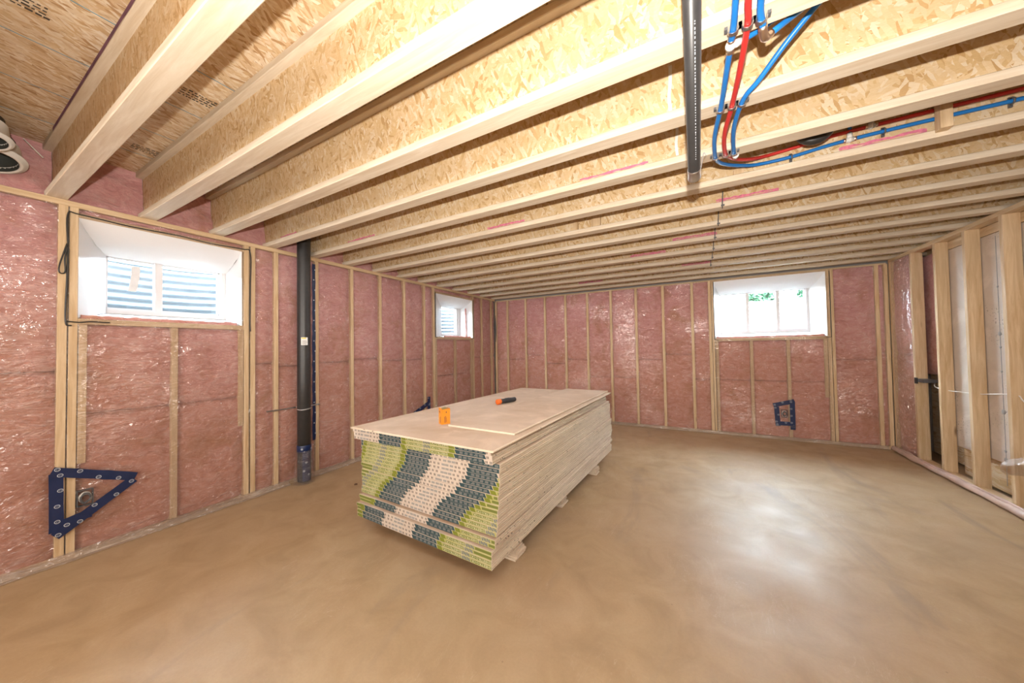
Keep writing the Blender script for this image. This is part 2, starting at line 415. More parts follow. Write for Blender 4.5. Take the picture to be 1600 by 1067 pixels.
# ------------------------------------------------------------------ walls
SW = .038
def frame_to(side):
    # side frame: (u along the wall, n out of the wall into the room, z)
    if side == 'left': return lambda u, n, z: (n, u, z)
    if side == 'back': return lambda u, n, z: (u, D - n, z)
    return lambda u, n, z: (W - n, u, z)
def wbox(side, name, mat, parent, u0, u1, n0, n1, z0, z1, ch=.002):
    T = frame_to(side); a = T(u0, n0, z0); c_ = T(u1, n1, z1)
    lo = [min(p, q) for p, q in zip(a, c_)]; hi = [max(p, q) for p, q in zip(a, c_)]
    return boxo(name, mat, parent, lo[0], hi[0], lo[1], hi[1], lo[2], hi[2], ch=ch)

def slab(side, name, u0, u1, n0, n1, z0, z1, holes, label):
    b = MB(); T = frame_to(side)
    def bx(ua, ub, za, zb):
        a = T(ua, n0, za); c_ = T(ub, n1l, zb); lo = [min(p, q) for p, q in zip(a, c_)]; hi = [max(p, q) for p, q in zip(a, c_)]
        b.box(lo[0], hi[0], lo[1], hi[1], lo[2], hi[2])
    for n0, n1l, hs in ((-.36, -.2665, holes), (-.2665, n1, [WIN[k]['op'] for k in WIN if WIN[k]['side'] == side])):
        cur = u0
        for (ha, hb, za, zb) in sorted(hs):
            bx(cur, ha, z0, z1); bx(ha, hb, z0, za); bx(ha, hb, zb, z1); cur = hb
        bx(cur, u1, z0, z1)
    return tag(b.build(name, 'foundation'), label, 'wall', kind='structure')

WIN = {1: dict(side='left', op=(.520, 1.420, 1.550, 2.215), fr=(.655, 1.405, 1.615, 2.085), mull=[(.945, .045)]),
       2: dict(side='left', op=(3.965, 4.945, 1.513, 2.200), fr=(4.37, 4.93, 1.545, 2.10), mull=[(4.83, .04)]),
       3: dict(side='back', op=(3.828, 5.075, 1.402, 2.250), fr=(3.88, 4.97, 1.475, 2.12), mull=[(4.245, .04), (4.605, .04)])}
DEP = .27
wall_left = slab('left', 'wall_left', YB, D + .36, -.36, -.13, -.12, ZS + .05, [WIN[1]['fr'], WIN[2]['fr']], 'left framed wall with pink insulation and two small windows')
wall_back = slab('back', 'wall_back', -.13, W + 1.0, -.36, -.13, -.12, ZS + .05, [WIN[3]['fr']], 'back framed wall with pink insulation and one wide window')

def bulge(u, z, bays, amp):
    for a, c_ in bays:
        if a <= u <= c_:
            t = (u - a) / (c_ - a); return amp * (4 * t * (1 - t)) ** .5
    return None

def batt(side, parent, u0, u1, z0, z1, n0=-.085, face=-.010, seed=0):
    T = frame_to(side); nu = max(3, int((u1 - u0) / .032)); nzv = max(4, int((z1 - z0) / .04)); b = MB(); b.smooth = True
    vs = []
    for j in range(nzv + 1):
        for i in range(nu + 1):
            s, t = i / nu, j / nzv; u = u0 + (u1 - u0) * s; z = z0 + (z1 - z0) * t
            e = (min(s, 1 - s) * (u1 - u0)); e2 = min(t, 1 - t) * (z1 - z0)
            puff = -.022 * math.exp(-e / .018) - .016 * math.exp(-e2 / .02)
            n = face + puff + .010 * nz(u + seed, z, 3.3, 7) + .006 * nz(u, z + seed, 1.3, 19)
            vs.append(T(u, min(n, -.003), z))
    m_ = nu + 1
    b.add(vs, [(j * m_ + i, j * m_ + i + 1, (j + 1) * m_ + i + 1, (j + 1) * m_ + i) for j in range(nzv) for i in range(nu)])
    b.smooth = False
    rim = [i for i in range(m_)] + [j * m_ + nu for j in range(1, nzv + 1)] + [nzv * m_ + i for i in range(nu - 1, -1, -1)] + [j * m_ for j in range(nzv - 1, 0, -1)]
    base = [vs[i] for i in rim]
    back = []
    for p in base:
        if side == 'left': back.append((n0, p[1], p[2]))
        elif side == 'back': back.append((p[0], D - n0, p[2]))
        else: back.append((W - n0, p[1], p[2]))
    q = len(base); b.add(base + back, [(i, (i + 1) % q, q + (i + 1) % q, q + i) for i in range(q)] + [tuple(range(q, 2 * q))])
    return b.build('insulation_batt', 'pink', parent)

def barrier(side, parent, u0, u1, z0, z1, studs, holes, step=.026, amp=.012, name='vapour_barrier'):
    T = frame_to(side); nu = int((u1 - u0) / step); nv = int((z1 - z0) / step); b = MB(); b.smooth = True
    us = [u0 + (u1 - u0) * i / nu for i in range(nu + 1)]; zs = [z0 + (z1 - z0) * j / nv for j in range(nv + 1)]
    # snap grid lines to the stud edges and hole edges
    for e in [x for s in studs for x in s[:2]] + [x for h in holes for x in h[:2]]:
        i = min(range(nu + 1), key=lambda i: abs(us[i] - e)); us[i] = e
    for e in [x for h in holes for x in h[2:]]:
        i = min(range(nv + 1), key=lambda i: abs(zs[i] - e)); zs[i] = e
    edges = sorted(x for s in studs for x in s[:2])
    vs = []
    for z in zs:
        for u in us:
            onst = any(a - 1e-6 <= u <= c_ + 1e-6 for a, c_ in [s[:2] for s in studs])
            if onst: n = -.0015
            else:
                d = min(abs(u - e) for e in edges); f = 1 - math.exp(-d / .05)
                fold = 1 - abs(nz(u * 1.0 + z * .8, z * 2.2 - u * .6, 5.1, 2.6)) * 2
                n = .0012 + amp * f * (.55 + .9 * nz(u, z, 9.2, 2.3)) + .006 * f * max(0, fold) ** 3 + .003 * nz(u, z * 2, 2.2, 9)
                n = max(n, .0008)
            vs.append(T(u, n, z))
    m_ = nu + 1; fs = []
    for j in range(nv):
        for i in range(nu):
            uc = (us[i] + us[i + 1]) / 2; zc = (zs[j] + zs[j + 1]) / 2
            if any(h[0] < uc < h[1] and h[2] < zc < h[3] for h in holes): continue
            fs.append((j * m_ + i, j * m_ + i + 1, (j + 1) * m_ + i + 1, (j + 1) * m_ + i))
    b.add(vs, fs); return b.build(name, 'film', parent)

def bays_of(studs, u0, u1):
    s = sorted(studs); out = []; cur = u0
    for a, c_, *r in s:
        if a - cur > .03: out.append((cur, a))
        cur = max(cur, c_)
    if u1 - cur > .03: out.append((cur, u1))
    return out

# --- left wall framing
full = [(.445, .483), (.489, .525), (1.438, 1.476), (1.488, 1.526), (1.681, 1.719), (2.075, 2.113), (2.494, 2.532), (2.900, 2.938), (3.307, 3.345), (3.700, 3.738), (3.905, 3.943), (4.960, 4.998), (5.245, 5.283), (5.590, 5.628)]
full += [(u, u + SW) for u in (.039, -.367, -.773, -1.18, -1.586, -1.99, -2.40, -2.80, -3.21)]
ZP = H - .038
for a, c_ in full: wbox('left', 'stud', 'lumber_z', wall_left, a, c_, -.089, 0, .038, ZP)
wbox('left', 'top_plate', 'lumber_y', wall_left, YB, D, -.089, .001, ZP + .0002, H - .0005)
wbox('left', 'bottom_plate', 'lumber_y', wall_left, YB, D, -.089, .0, .0005, .0378)
short = [(.529, .565, .60, 1.510), (1.398, 1.434, .66, 1.510), (.971, 1.007, .038, 1.510), (3.948, 3.986, .038, 1.473), (4.44, 4.478, .038, 1.473), (4.915, 4.953, .038, 1.473)]
for a, c_, z0, z1 in short: wbox('left', 'cripple_stud', 'lumber_z', wall_left, a, c_, -.089, -.0005, z0, z1)
for (a, c_, z) in ((.525, 1.438, 1.5115), (3.943, 4.960, 1.4745)): wbox('left', 'sill_plate', 'lumber_y', wall_left, a + .0005, c_ - .0005, -.089, .0, z, z + .038)
for (a, c_, z) in ((.525, 1.438, 2.216), (3.943, 4.960, 2.201)): wbox('left', 'header', 'lumber_y', wall_left, a + .0005, c_ - .0005, -.089, .0, z, z + .030)
sd = 0
mids = [s for s in short]
for a, c_ in bays_of(full, YB, D):
    sd += 1.7
    z1s = [.038, 1.185 + random.uniform(-.02, .03), ZP]
    if .5 < (a + c_) / 2 < 1.44 or 3.94 < (a + c_) / 2 < 4.96:
        cr = sorted([(p, q) for p, q, z0, z1 in short if a < p < c_])
        lim = 1.510 if a < 2 else 1.473
        for p, q in bays_of([(x, y) for x, y in cr if x not in (.529, 1.398)], a, c_):
            batt('left', wall_left, p, q, .04, lim * .62 - .02, seed=sd, face=-.014); batt('left', wall_left, p, q, lim * .62 - .018, lim, seed=sd + 3, face=-.014)
        batt('left', wall_left, a, c_, 2.248 if a < 2 else 2.233, ZP, seed=sd)
    else:
        for z0, z1 in zip(z1s, z1s[1:]): batt('left', wall_left, a, c_, z0, z1 - .002, seed=sd + z0)
hl = [WIN[1]['op'], WIN[2]['op']]
barrier('left', wall_left, -1.0, D - .004, .01, ZP, full, hl)

# --- back wall framing
ZB = 2.268
fullb = [(.002, .040)] + [(x, x + SW) for x in (.269, .676, 1.082, 1.488, 1.895, 2.301, 2.708, 3.114, 3.520)] + [(3.752, 3.790), (3.795, 3.826), (5.078, 5.113), (5.120, 5.150), (5.530, 5.568), (5.612, 5.650)]
for a, c_ in fullb: wbox('back', 'stud', 'lumber_z', wall_back, a, c_, -.089, 0, .038, ZB)
wbox('back', 'top_plate', 'lumber_x', wall_back, 0.002, W, -.089, -.05, ZB + .0002, ZB + .025)
wbox('back', 'bottom_plate', 'lumber_x', wall_back, 0.002, W, -.089, 0, .0005, .0378)
shb = [(3.832, 3.868, .038, 1.362), (4.245, 4.283, .038, 1.362), (4.655, 4.693, .038, 1.362), (5.036, 5.074, .60, 1.362)]
for a, c_, z0, z1 in shb: wbox('back', 'cripple_stud', 'lumber_z', wall_back, a, c_, -.089, -.0005, z0, z1)
wbox('back', 'sill_plate', 'lumber_x', wall_back, 3.8265, 5.0775, -.089, 0, 1.363, 1.401)
wbox('back', 'header', 'lumber_x', wall_back, 3.8265, 5.0775, -.089, 0, 2.251, 2.2675)
for a, c_ in bays_of(fullb, 0, W):
    sd += 2.3
    if 3.83 < (a + c_) / 2 < 5.07:
        for p, q in bays_of([(3.832, 3.868), (4.245, 4.283), (4.655, 4.693)], a, c_):
            batt('back', wall_back, p, q, .04, .80, seed=sd, face=-.012); batt('back', wall_back, p, q, .802, 1.361, seed=sd + 2, face=-.012)
    else:
        zz = [.04, random.choice((.80, 1.02, 1.10, 1.18)), ZB]
        for z0, z1 in zip(zz, zz[1:]): batt('back', wall_back, a, c_, z0, z1 - .002, seed=sd + z0)
barrier('back', wall_back, .006, W - .004, .012, ZB - .004, fullb, [WIN[3]['op']], amp=.014)

b = MB(); b.box(-.36, W + 1.0, YB - .1, YB, -.12, ZS + .05)
tag(b.build('wall_front', 'panel'), 'plain grey wall behind the camera', 'wall', kind='structure')

# --- rim insulation in the joist bays above the walls
def pillow(side, parent, u0, u1, seed):
    T = frame_to(side); b = MB(); b.smooth = True; nu, nv = 12, 12; vs = []
    for j in range(nv + 1):
        for i in range(nu + 1):
            s, t = i / nu, j / nv
            n = -.045 - .085 * t - .015 * (abs(2 * s - 1) ** 6) - .04 * t ** 6 + .030 * nz(s * 2 + seed, t * 2, 1, 1.2) + .012 * nz(s * 7 + seed, t * 7, 1, 1.2)
            vs.append(T(u0 + (u1 - u0) * s, max(-.122, min(n, -.012)), H + (ZS - H) * (.002 + .996 * t)))
    m_ = nu + 1; b.add(vs, [(j * m_ + i, j * m_ + i + 1, (j + 1) * m_ + i + 1, (j + 1) * m_ + i) for j in range(nv) for i in range(nu)])
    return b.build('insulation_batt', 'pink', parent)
for k in range(-3, 13): pillow('left', wall_left, JY(k) + FW / 2 + .008, JY(k + 1) + FW / 2 - .008, k * 3.1)

# --- right wall: open studs in front of a grey gypsum panel
b = MB(); b.box(W + .42, W + .50, YB, D + .13, -.12, ZS + .05)
wall_right = tag(b.build('wall_right', 'foundation'), 'right wall of open timber studs in front of pale grey panels', 'wall', kind='structure')
rst = [(5.262, 5.300)] + [(y, y + SW) for y in (4.856, 4.449, 4.043, 3.637, 3.230, 2.824, 2.417, 2.011, 1.605, 1.198, .792, .385, -.02, -.43, -.83, -1.24, -1.65, -2.05, -2.46, -2.87, -3.27)]
for a, c_ in rst: wbox('right', 'stud', 'lumber_z', wall_right, a, c_, -.089, 0, .038, ZP)
wbox('right', 'top_plate', 'lumber_y', wall_right, YB, D - .002, -.089, .001, ZP + .0002, H - .0005)
wbox('right', 'bottom_plate', 'lumber_y', wall_right, YB, D - .002, -.089, 0, .0005, .0378)
wbox('right', 'stud', 'lumber_z', wall_right, 5.698, 5.736, -.089, 0, .038, ZP)
ys = [4.856 + SW, 4.449 + SW, 4.043 + SW, 3.637, 3.230, 2.824, 2.417, 2.011, 1.605, 1.198, .792, .385, -.02, -.43]
pe = [4.90, 3.70, 2.48, 1.26, .04, -1.18, -2.40, YB]
for hi, lo in zip(pe, pe[1:]):
    boxo('gypsum_panel', 'panel', wall_right, W + .095, W + .108, lo + .002, hi - .002, .30 if hi > 4.6 else .04, 2.195)
boxo('backing_board', 'osb', wall_right, W + .150, W + .162, 3.60, 4.90, .03, .60)
boxo('nailer_board', 'lumber_y', wall_right, W + .0895, W + .127, YB, 4.90, 2.20, 2.275)
boxo('backing_board', 'osb', wall_right, W + .30, W + .312, 4.90, D - .03, .03, 2.6)
batt('right', wall_right, 5.302, 5.696, .04, 1.17, seed=4); batt('right', wall_right, 5.302, 5.696, 1.172, ZP, seed=6)
batt('right', wall_right, 4.92, 5.69, .95, ZP - .03, n0=-.28, face=-.14, seed=8)
barrier('right', wall_right, 5.255, D - .004, .012, ZP, [(5.262, 5.300), (5.698, 5.736)], [])
# mud-spotted vertical joint on the panel in the third bay
b = MB()
z = .12
while z < 2.15:
    yj_ = 4.30; b.box(W + .0935, W + .0948, yj_ - .003 + .002 * nz(0, 0, z, 9), yj_ + .003 + .002 * nz(1, 0, z, 9), z, z + .05); z += .05
for zz, rr in ((.72, .022), (1.25, .012), (1.36, .018), (1.75, .010), (.40, .012), (1.05, .010), (.33, .018)):
    b.lathe([(0, -.0005), (rr, -.0003), (rr, .0015)], (W + .0935, 4.302, zz), (1, 0, 0), 9)
tag(b.build('panel_joint', 'grey_ink', wall_right), kind='stuff')

# ------------------------------------------------------------------ windows
def window(n):
    w = WIN[n]; side = w['side']; T = frame_to(side); u0, u1, z0, z1 = w['fr']; o0, o1, p0, p1 = w['op']
    root = bpy.data.objects.new('window_%d' % n, None); C.objects.link(root); root.location = T(u0, -DEP, z0)
    lab = {1: 'small two-pane slider window in the left wall nearest the camera', 2: 'small window in the far end of the left wall', 3: 'wide bright three-light window in the back wall'}[n]
    tag(root, lab, 'window', kind='structure')
    def put(b, name, mat):
        o = b.build(name, mat, root); o.matrix_parent_inverse = Matrix.Translation(root.location).inverted(); return o
    def ub(b, ua, ub_, na, nb, za, zb):
        a = T(ua, na, za); c_ = T(ub_, nb, zb); lo = [min(p, q) for p, q in zip(a, c_)]; hi = [max(p, q) for p, q in zip(a, c_)]; b.box(lo[0], hi[0], lo[1], hi[1], lo[2], hi[2])
    f = .030; b = MB()
    ub(b, u0, u1, -DEP - .07, -DEP, z0, z0 + f); ub(b, u0, u1, -DEP - .07, -DEP, z1 - f, z1)
    ub(b, u0, u0 + f, -DEP - .07, -DEP, z0 + f, z1 - f); ub(b, u1 - f, u1, -DEP - .07, -DEP, z0 + f, z1 - f)
    for i in (1, 2):   # stepped inner lips of the vinyl frame
        g = f + .009 * i; h = -DEP - .012 * i
        ub(b, u0 + f, u0 + g, -DEP - .06, h, z0 + f, z1 - f); ub(b, u1 - g, u1 - f, -DEP - .06, h, z0 + f, z1 - f)
        ub(b, u0 + f, u1 - f, -DEP - .06, h, z0 + f, z0 + g); ub(b, u0 + f, u1 - f, -DEP - .06, h, z1 - g, z1 - f)
    put(b, 'window_frame', 'vinyl')
    cuts = [u0 + f] + [x for mu, mw in w['mull'] for x in (mu, mu + mw)] + [u1 - f]
    for mu, mw in w['mull']:
        b = MB(); ub(b, mu, mu + mw, -DEP - .055, -DEP - .006, z0 + f, z1 - f); ub(b, mu + .006, mu + mw - .006, -DEP - .006, -DEP, z0 + f + .1, z0 + f + .17); put(b, 'mullion', 'vinyl')
    for a, c_ in zip(cuts[::2], cuts[1::2]):
        b = MB(); ub(b, a, c_, -DEP - .042, -DEP - .038, z0 + f, z1 - f); put(b, 'pane', 'glass')
    # sheeting that lines the deep opening from the stud face to the frame
    b = MB(); b.smooth = True; ns, nt = 14, 8
    oc = [(o0, p0), (o1, p0), (o1, p1), (o0, p1)]; ic = [(u0 + .034, z0 + .002), (u1 - .002, z0 + .002), (u1 - .002, z1 - .042), (u0 + .034, z1 - .042)]
    for sd_ in range(4):
        a, c_ = oc[sd_], oc[(sd_ + 1) % 4]; e, g = ic[sd_], ic[(sd_ + 1) % 4]; vs = []
        for j in range(nt + 1):
            t = j / nt
            for i in range(ns + 1):
                s = i / ns; u = (a[0] + (c_[0] - a[0]) * s) * (1 - t) + (e[0] + (g[0] - e[0]) * s) * t; z = (a[1] + (c_[1] - a[1]) * s) * (1 - t) + (e[1] + (g[1] - e[1]) * s) * t
                amp = math.sin(math.pi * t) * .012; d = amp * nz(u + n, z, t * 2, 6)
                if sd_ in (0, 2): z += d + (-.018 * math.sin(math.pi * t) if sd_ == 2 else -.006)
                else: u += d
                vs.append(T(u, .001 - (DEP - .004) * t, z))
        m_ = ns + 1; b.add(vs, [(j * m_ + i, j * m_ + i + 1, (j + 1) * m_ + i + 1, (j + 1) * m_ + i) for j in range(nt) for i in range(ns)])
    put(b, 'window_liner', 'liner')
    # loose pink fluff along the sill
    b = MB(); b.smooth = True; N_ = 46; pts = []; rr = []
    ua, ub_ = (o0 + .02, o1 - .02) if n != 2 else (o0 + .25, o1 - .02)
    for i in range(N_ + 1):
        u = ua + (ub_ - ua) * i / N_; pts.append(T(u, -.040 + .014 * nz(u, 1, n, 9), p0 + .012 + .006 * nz(u, 4, n, 22))); rr.append(max(.004, .016 + .014 * nz(u, 7, n, 17)))
    b.tube(pts, .01, 8, rr=rr)
    if n == 2:
        pts = [T(o1 - .03 + .008 * nz(0, i, 1, 2), -.13, p0 + .03 + .52 * i / 14) for i in range(15)]; b.tube(pts, .02, 8, rr=[.014 + .008 * nz(i, 3, 2, 1.3) for i in range(15)])
    put(b, 'sill_insulation', 'pink')
    if n == 1:
        b = MB(); vs = []      # a peeling sticker on the left pane
        for i in range(9):
            t = i / 8; c_ = .845 - .02 * t * t; vs += [T(c_ - .022, -DEP - .030 + .006 * math.sin(t * 3), 2.00 - .20 * t), T(c_ + .024, -DEP - .030 + .006 * math.sin(t * 3), 2.00 - .20 * t)]
        b.add(vs, [(2 * i, 2 * i + 1, 2 * i + 3, 2 * i + 2) for i in range(8)]); put(b, 'sticker', 'paper_white')
    return root
for n in (1, 2, 3): window(n)

def window_well(n, uc, half, depth, z0, z1, label):
    side = WIN[n]['side']; T = frame_to(side)
    root = empty('window_well', T(uc, -.36, z0), label, 'window well', 'window wells outside')
    inv = Matrix.Translation(root.location).inverted()
    b = MB(); b.smooth = True; ns = 40; nv = int((z1 - z0) / .011); vs = []
    for j in range(nv + 1):
        z = z0 + (z1 - z0) * j / nv; cor = .012 * math.sin(z * 2 * math.pi / .068)
        for i in range(ns + 1):
            a = math.pi * i / ns; rx = half + cor; ry = depth + cor
            vs.append(T(uc + rx * math.cos(a), -.362 - ry * abs(math.sin(a)) ** .8, z))
    m_ = ns + 1; b.add(vs, [(j * m_ + i, j * m_ + i + 1, (j + 1) * m_ + i + 1, (j + 1) * m_ + i) for j in range(nv) for i in range(ns)])
    o = b.build('corrugated_wall', 'well_sunlit' if n == 3 else 'well', root); o.matrix_parent_inverse = inv
    pts = [T(uc + (half + .01) * math.cos(math.pi * i / ns), -.362 - (depth + .01) * abs(math.sin(math.pi * i / ns)) ** .8, z1) for i in range(ns + 1)]
    b = MB(); b.tube(pts, .014, 8); o = b.build('rolled_rim', 'well', root); o.matrix_parent_inverse = inv
    b = MB(); vs = [T(uc, -.362, z0 + .02)] + [T(uc + half * math.cos(math.pi * i / ns), -.362 - depth * abs(math.sin(math.pi * i / ns)) ** .8, z0 + .02) for i in range(ns + 1)]
    b.add(vs, [(0, i, i + 1) for i in range(1, ns + 1)]); o = b.build('well_bottom', 'gravel', root); o.matrix_parent_inverse = inv
window_well(1, 1.05, .62, .55, 1.40, 2.13, 'corrugated window well outside the near left window')
window_well(2, 4.62, .62, .55, 1.35, 2.13, 'corrugated window well outside the far left window')
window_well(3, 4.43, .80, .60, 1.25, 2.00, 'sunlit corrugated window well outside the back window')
# ground banks beyond the wells
b = MB(); b.smooth = True
def bank(uv, T, zt=2.10):
    vs = []; nu, nv = 30, 10
    for j in range(nv + 1):
        for i in range(nu + 1):
            s, t = i / nu, j / nv; u = uv[0] + (uv[1] - uv[0]) * s; n = -.98 - 2.2 * t; vs.append(T(u, n, zt + .06 * t + .02 * nz(u, n, 0, 5)))
    m_ = nu + 1; b.add(vs, [(j * m_ + i, j * m_ + i + 1, (j + 1) * m_ + i + 1, (j + 1) * m_ + i) for j in range(nv) for i in range(nu)])
bank((-1.5, D + 2), frame_to('left')); tag(b.build('gravel_bank', 'gravel'), 'pale gravel ground outside the left windows', 'ground', kind='structure')
b = MB(); b.smooth = True; bank((-.2, W + 1.5), frame_to('back'), 1.96); tag(b.build('gravel_bank', 'gravel'), 'pale gravel ground outside the back window', 'ground', kind='structure')
def shrub(x, y, z, rx, h, seed, label):
    rnd = random.Random(seed); root = empty('shrub', (x, y, z), label, 'shrub', 'shrubs beyond the back window')
    b = MB()
    for i in range(3200):
        a = rnd.uniform(0, 6.283); r = rx * rnd.random() ** .5; zz = rnd.random() ** .8 * h; s = .05; r *= (1 - .5 * (zz / h) ** 2)
        c_ = Vector((r * math.cos(a), r * math.sin(a), zz)); d1 = Vector((rnd.gauss(0, 1), rnd.gauss(0, 1), rnd.gauss(0, 1))).normalized() * s; d2 = d1.orthogonal().normalized() * s * .6
        b.add([c_ - d1, c_ + d2, c_ + d1, c_ - d2], [(0, 1, 2, 3)])
    tag(b.build('foliage', 'leaf', root), kind='stuff')
    b = MB(); b.tube([(0, 0, -.3), (0, 0, h * .5)], .04, 8); b.build('trunk', 'debris', root)
shrub(4.83, 8.6, 1.98, .32, 1.0, 3, 'green shrub beyond the middle light of the back window')
shrub(5.60, 8.6, 1.98, .22, .56, 5, 'low green shrub beyond the right light of the back window')

# ------------------------------------------------------------------ poly flaps along the floor
def flap(side, name, u0, u1, label, hgt=.05, out=.03, mat='film_milky', seed=0, wild=1.0):
    T = frame_to(side); b = MB(); b.smooth = True; nu = int((u1 - u0) / .03); prof = 7; vs = []
    for i in range(nu + 1):
        u = u0 + (u1 - u0) * i / nu
        for j in range(prof):
            t = j / (prof - 1); a = t * math.pi * .5
            n = .006 + out * (1 - math.cos(a)) + wild * .012 * nz(u + seed, t * 2, 0, 7) * t; z = hgt * (1 - math.sin(a)) + .004 + wild * .010 * max(0, nz(u, t * 2, seed, 11)) * t
            vs.append(T(u, max(n, .004), max(z, .003)))
    b.add(vs, [(i * prof + j, i * prof + j + 1, (i + 1) * prof + j + 1, (i + 1) * prof + j) for i in range(nu) for j in range(prof - 1)])
    tag(b.build(name, mat), label, 'plastic sheeting')
flap('left', 'poly_film_flap', -1.0, 1.81, 'loose clear plastic edge along the left wall foot, near side of the drain pipe', .045, .04)
flap('left', 'poly_film_flap', 2.02, D - .05, 'loose clear plastic edge along the left wall foot, from drain pipe to corner', .045, .04, seed=9)
flap('back', 'poly_film_flap', .05, W - .06, 'loose clear plastic edge lying along the foot of the back wall', .04, .03, seed=4)
T = frame_to('right'); b = MB(); b.smooth = True
N_ = 130; pts = []; rr = []
for i in range(N_ + 1):
    u = D - .08 - 6.2 * i / N_; pts.append(T(u, .042 + .014 * nz(u, 0, 2, 3), .036 + .008 * nz(u, 3, 0, 4))); rr.append(.030 + .008 * nz(u, 2, 2, 6))
b.tube(pts, .03, 9, rr=rr)
pts = [T(D - .2 - 6.0 * i / N_, .045 + .02 * nz(i * .05, 8, 2, 2), .065 + .010 * nz(i * .05, 3, 9, 3)) for i in range(N_ + 1)]
b.tube(pts, .012, 7, rr=[.010 + .006 * nz(i * .1, 1, 1, 3) for i in range(N_ + 1)])
M['rolled'] = plain('rolled_pinkish_poly', (.62, .45, .38), .35, .5, sc=8, var=.4)
tag(b.build('rolled_poly_film', 'rolled'), 'rolled and crumpled plastic film along the foot of the right wall', 'plastic sheeting')
b = MB(); b.smooth = True; vs = []
for i in range(13):
    for j in range(9):
        s, t = i / 12, j / 8; u = 4.03 - .38 * s; z = .40 - .12 * t * (1 + .4 * s) + .15 * s
        vs.append(T(u, .03 + .05 * math.sin(t * 3) + .03 * nz(s * 3, t * 3, 1, 1), z))
b.add(vs, [(i * 9 + j, i * 9 + j + 1, (i + 1) * 9 + j + 1, (i + 1) * 9 + j) for i in range(12) for j in range(8)])
tag(b.build('poly_film_flap', 'film_milky'), 'torn clear plastic flap caught on a stud of the right wall', 'plastic sheeting')

# ------------------------------------------------------------------ drywall stack
def text_geo(s, height):
    cu_ = bpy.data.curves.new('t', 'FONT'); cu_.body = s; cu_.size = 1; cu_.resolution_u = 1
    o = bpy.data.objects.new('t', cu_); C.objects.link(o); bpy.context.view_layer.update()
    me = o.to_mesh(); vs = [(v.co.x, v.co.y) for v in me.vertices]; fs = [tuple(p.vertices) for p in me.polygons]; o.to_mesh_clear()
    bpy.data.objects.remove(o); bpy.data.curves.remove(cu_)
    x0 = min(v[0] for v in vs); y0 = min(v[1] for v in vs); h = max(v[1] for v in vs) - y0; w = max(v[0] for v in vs) - x0
    return [((x - x0) / w, (y - y0) / h) for x, y in vs], fs
TXT = text_geo('SHEETROCK', 1); TX2 = text_geo('USG', 1)
SWD, SLEN, ST, PT = 1.219, 2.438, .01255, .0254

def tape(wc, parent):
    b = MB(); b.box(-SWD + .002, -.002, -.0030, -.0006, .0006, PT - .0006)
    base = b.build('end_tape', 'tape_paper', parent); b = MB()
    rnd = random.Random(int(wc * 1000))
    def quad(s0, s1, z0, z1, mi, slant=0.0, lay=0):
        s0c, s1c = max(s0, .004), min(s1, SWD - .004)
        if s1c - s0c < .003: return
        yy = -.0034 - .0003 * lay; b.cur = mi
        b.add([(-s0c, yy, z0), (-s0c - (slant if s0c == s0 else 0), yy, z1), (-min(s1c + (slant if s1c == s1 else 0), SWD - .003), yy, z1), (-s1c, yy, z0)], [(0, 1, 2, 3)])
    def word(geo, s0, s1, z0, z1, mi):
        if s0 < .004 or s1 > SWD - .004: return
        b.cur = mi; b.add([(-(s0 + (s1 - s0) * x), -.0041, z1 - (z1 - z0) * yv) for x, yv in geo[0]], geo[1])
    wW, wD, wG, wL = .30, .22, .195, .065; P = wW + 2 * wD + 2 * wG + wL; e = PT - .001; hz = PT / 2
    for r_ in (-1, 0, 1):
        c_ = wc + r_ * P; s = c_ - wW / 2
        for g in range(-4, 5):     # small ticks and grey smudges in the white zone
            sp = c_ + g * .034 + rnd.uniform(-.004, .004)
            if abs(g) > 1:
                for dx in (0, .009): quad(sp + dx, sp + dx + .0048, .005, .018, 7, .001, 1)
            else: quad(sp - .010, sp + .018, .005, .018, 6, 0, 1)
        for sgn in (1, -1):
            a, c2 = sorted((c_ + sgn * wW / 2, c_ + sgn * (wW / 2 + wD)))
            quad(a, c2 - .004, .0012, e - .0006, 1, .012)
            for q in range(5):
                for zz in (.0075, .0145): quad(a + .022 + q * .036, a + .022 + q * .036 + rnd.uniform(.018, .028), zz, zz + .0032, 6, 0, 1)
            a, c2 = sorted((c_ + sgn * (wW / 2 + wD), c_ + sgn * (wW / 2 + wD + wG)))
            quad(a, c2, .0012, e - .0006, 3, .006)
            if sgn > 0: quad(a + .002, a + .045, .0012, e - .0006, 2, .012, 1)
            else: quad(c2 - .045, c2 - .006, .0012, e - .0006, 2, .012, 1)
            t0, t1 = (a + .050, c2 - .006) if sgn > 0 else (a + .006, c2 - .052)
            quad(t0 - .002, t1 + .002, .0055, .0200, 8, 0, 1)
            word(TXT, t0, t1, .0068, .0188, 4)
        a = c_ + wW / 2 + wD + wG; quad(a, a + wL, .0012, e - .0006, 3)
        for q in range(5): quad(a + .004 + q * .012, a + .011 + q * .012, .003 + .003 * (q % 2), .019 + .003 * (q % 2), 5, .006, 1)
    return tag(b.build('tape_print', ['tape_paper', 'teal', 'olive', 'lime', 'cream', 'navy_ink', 'grey_ink', 'black_ink', 'dark_green_ink'], base), kind='stuff')

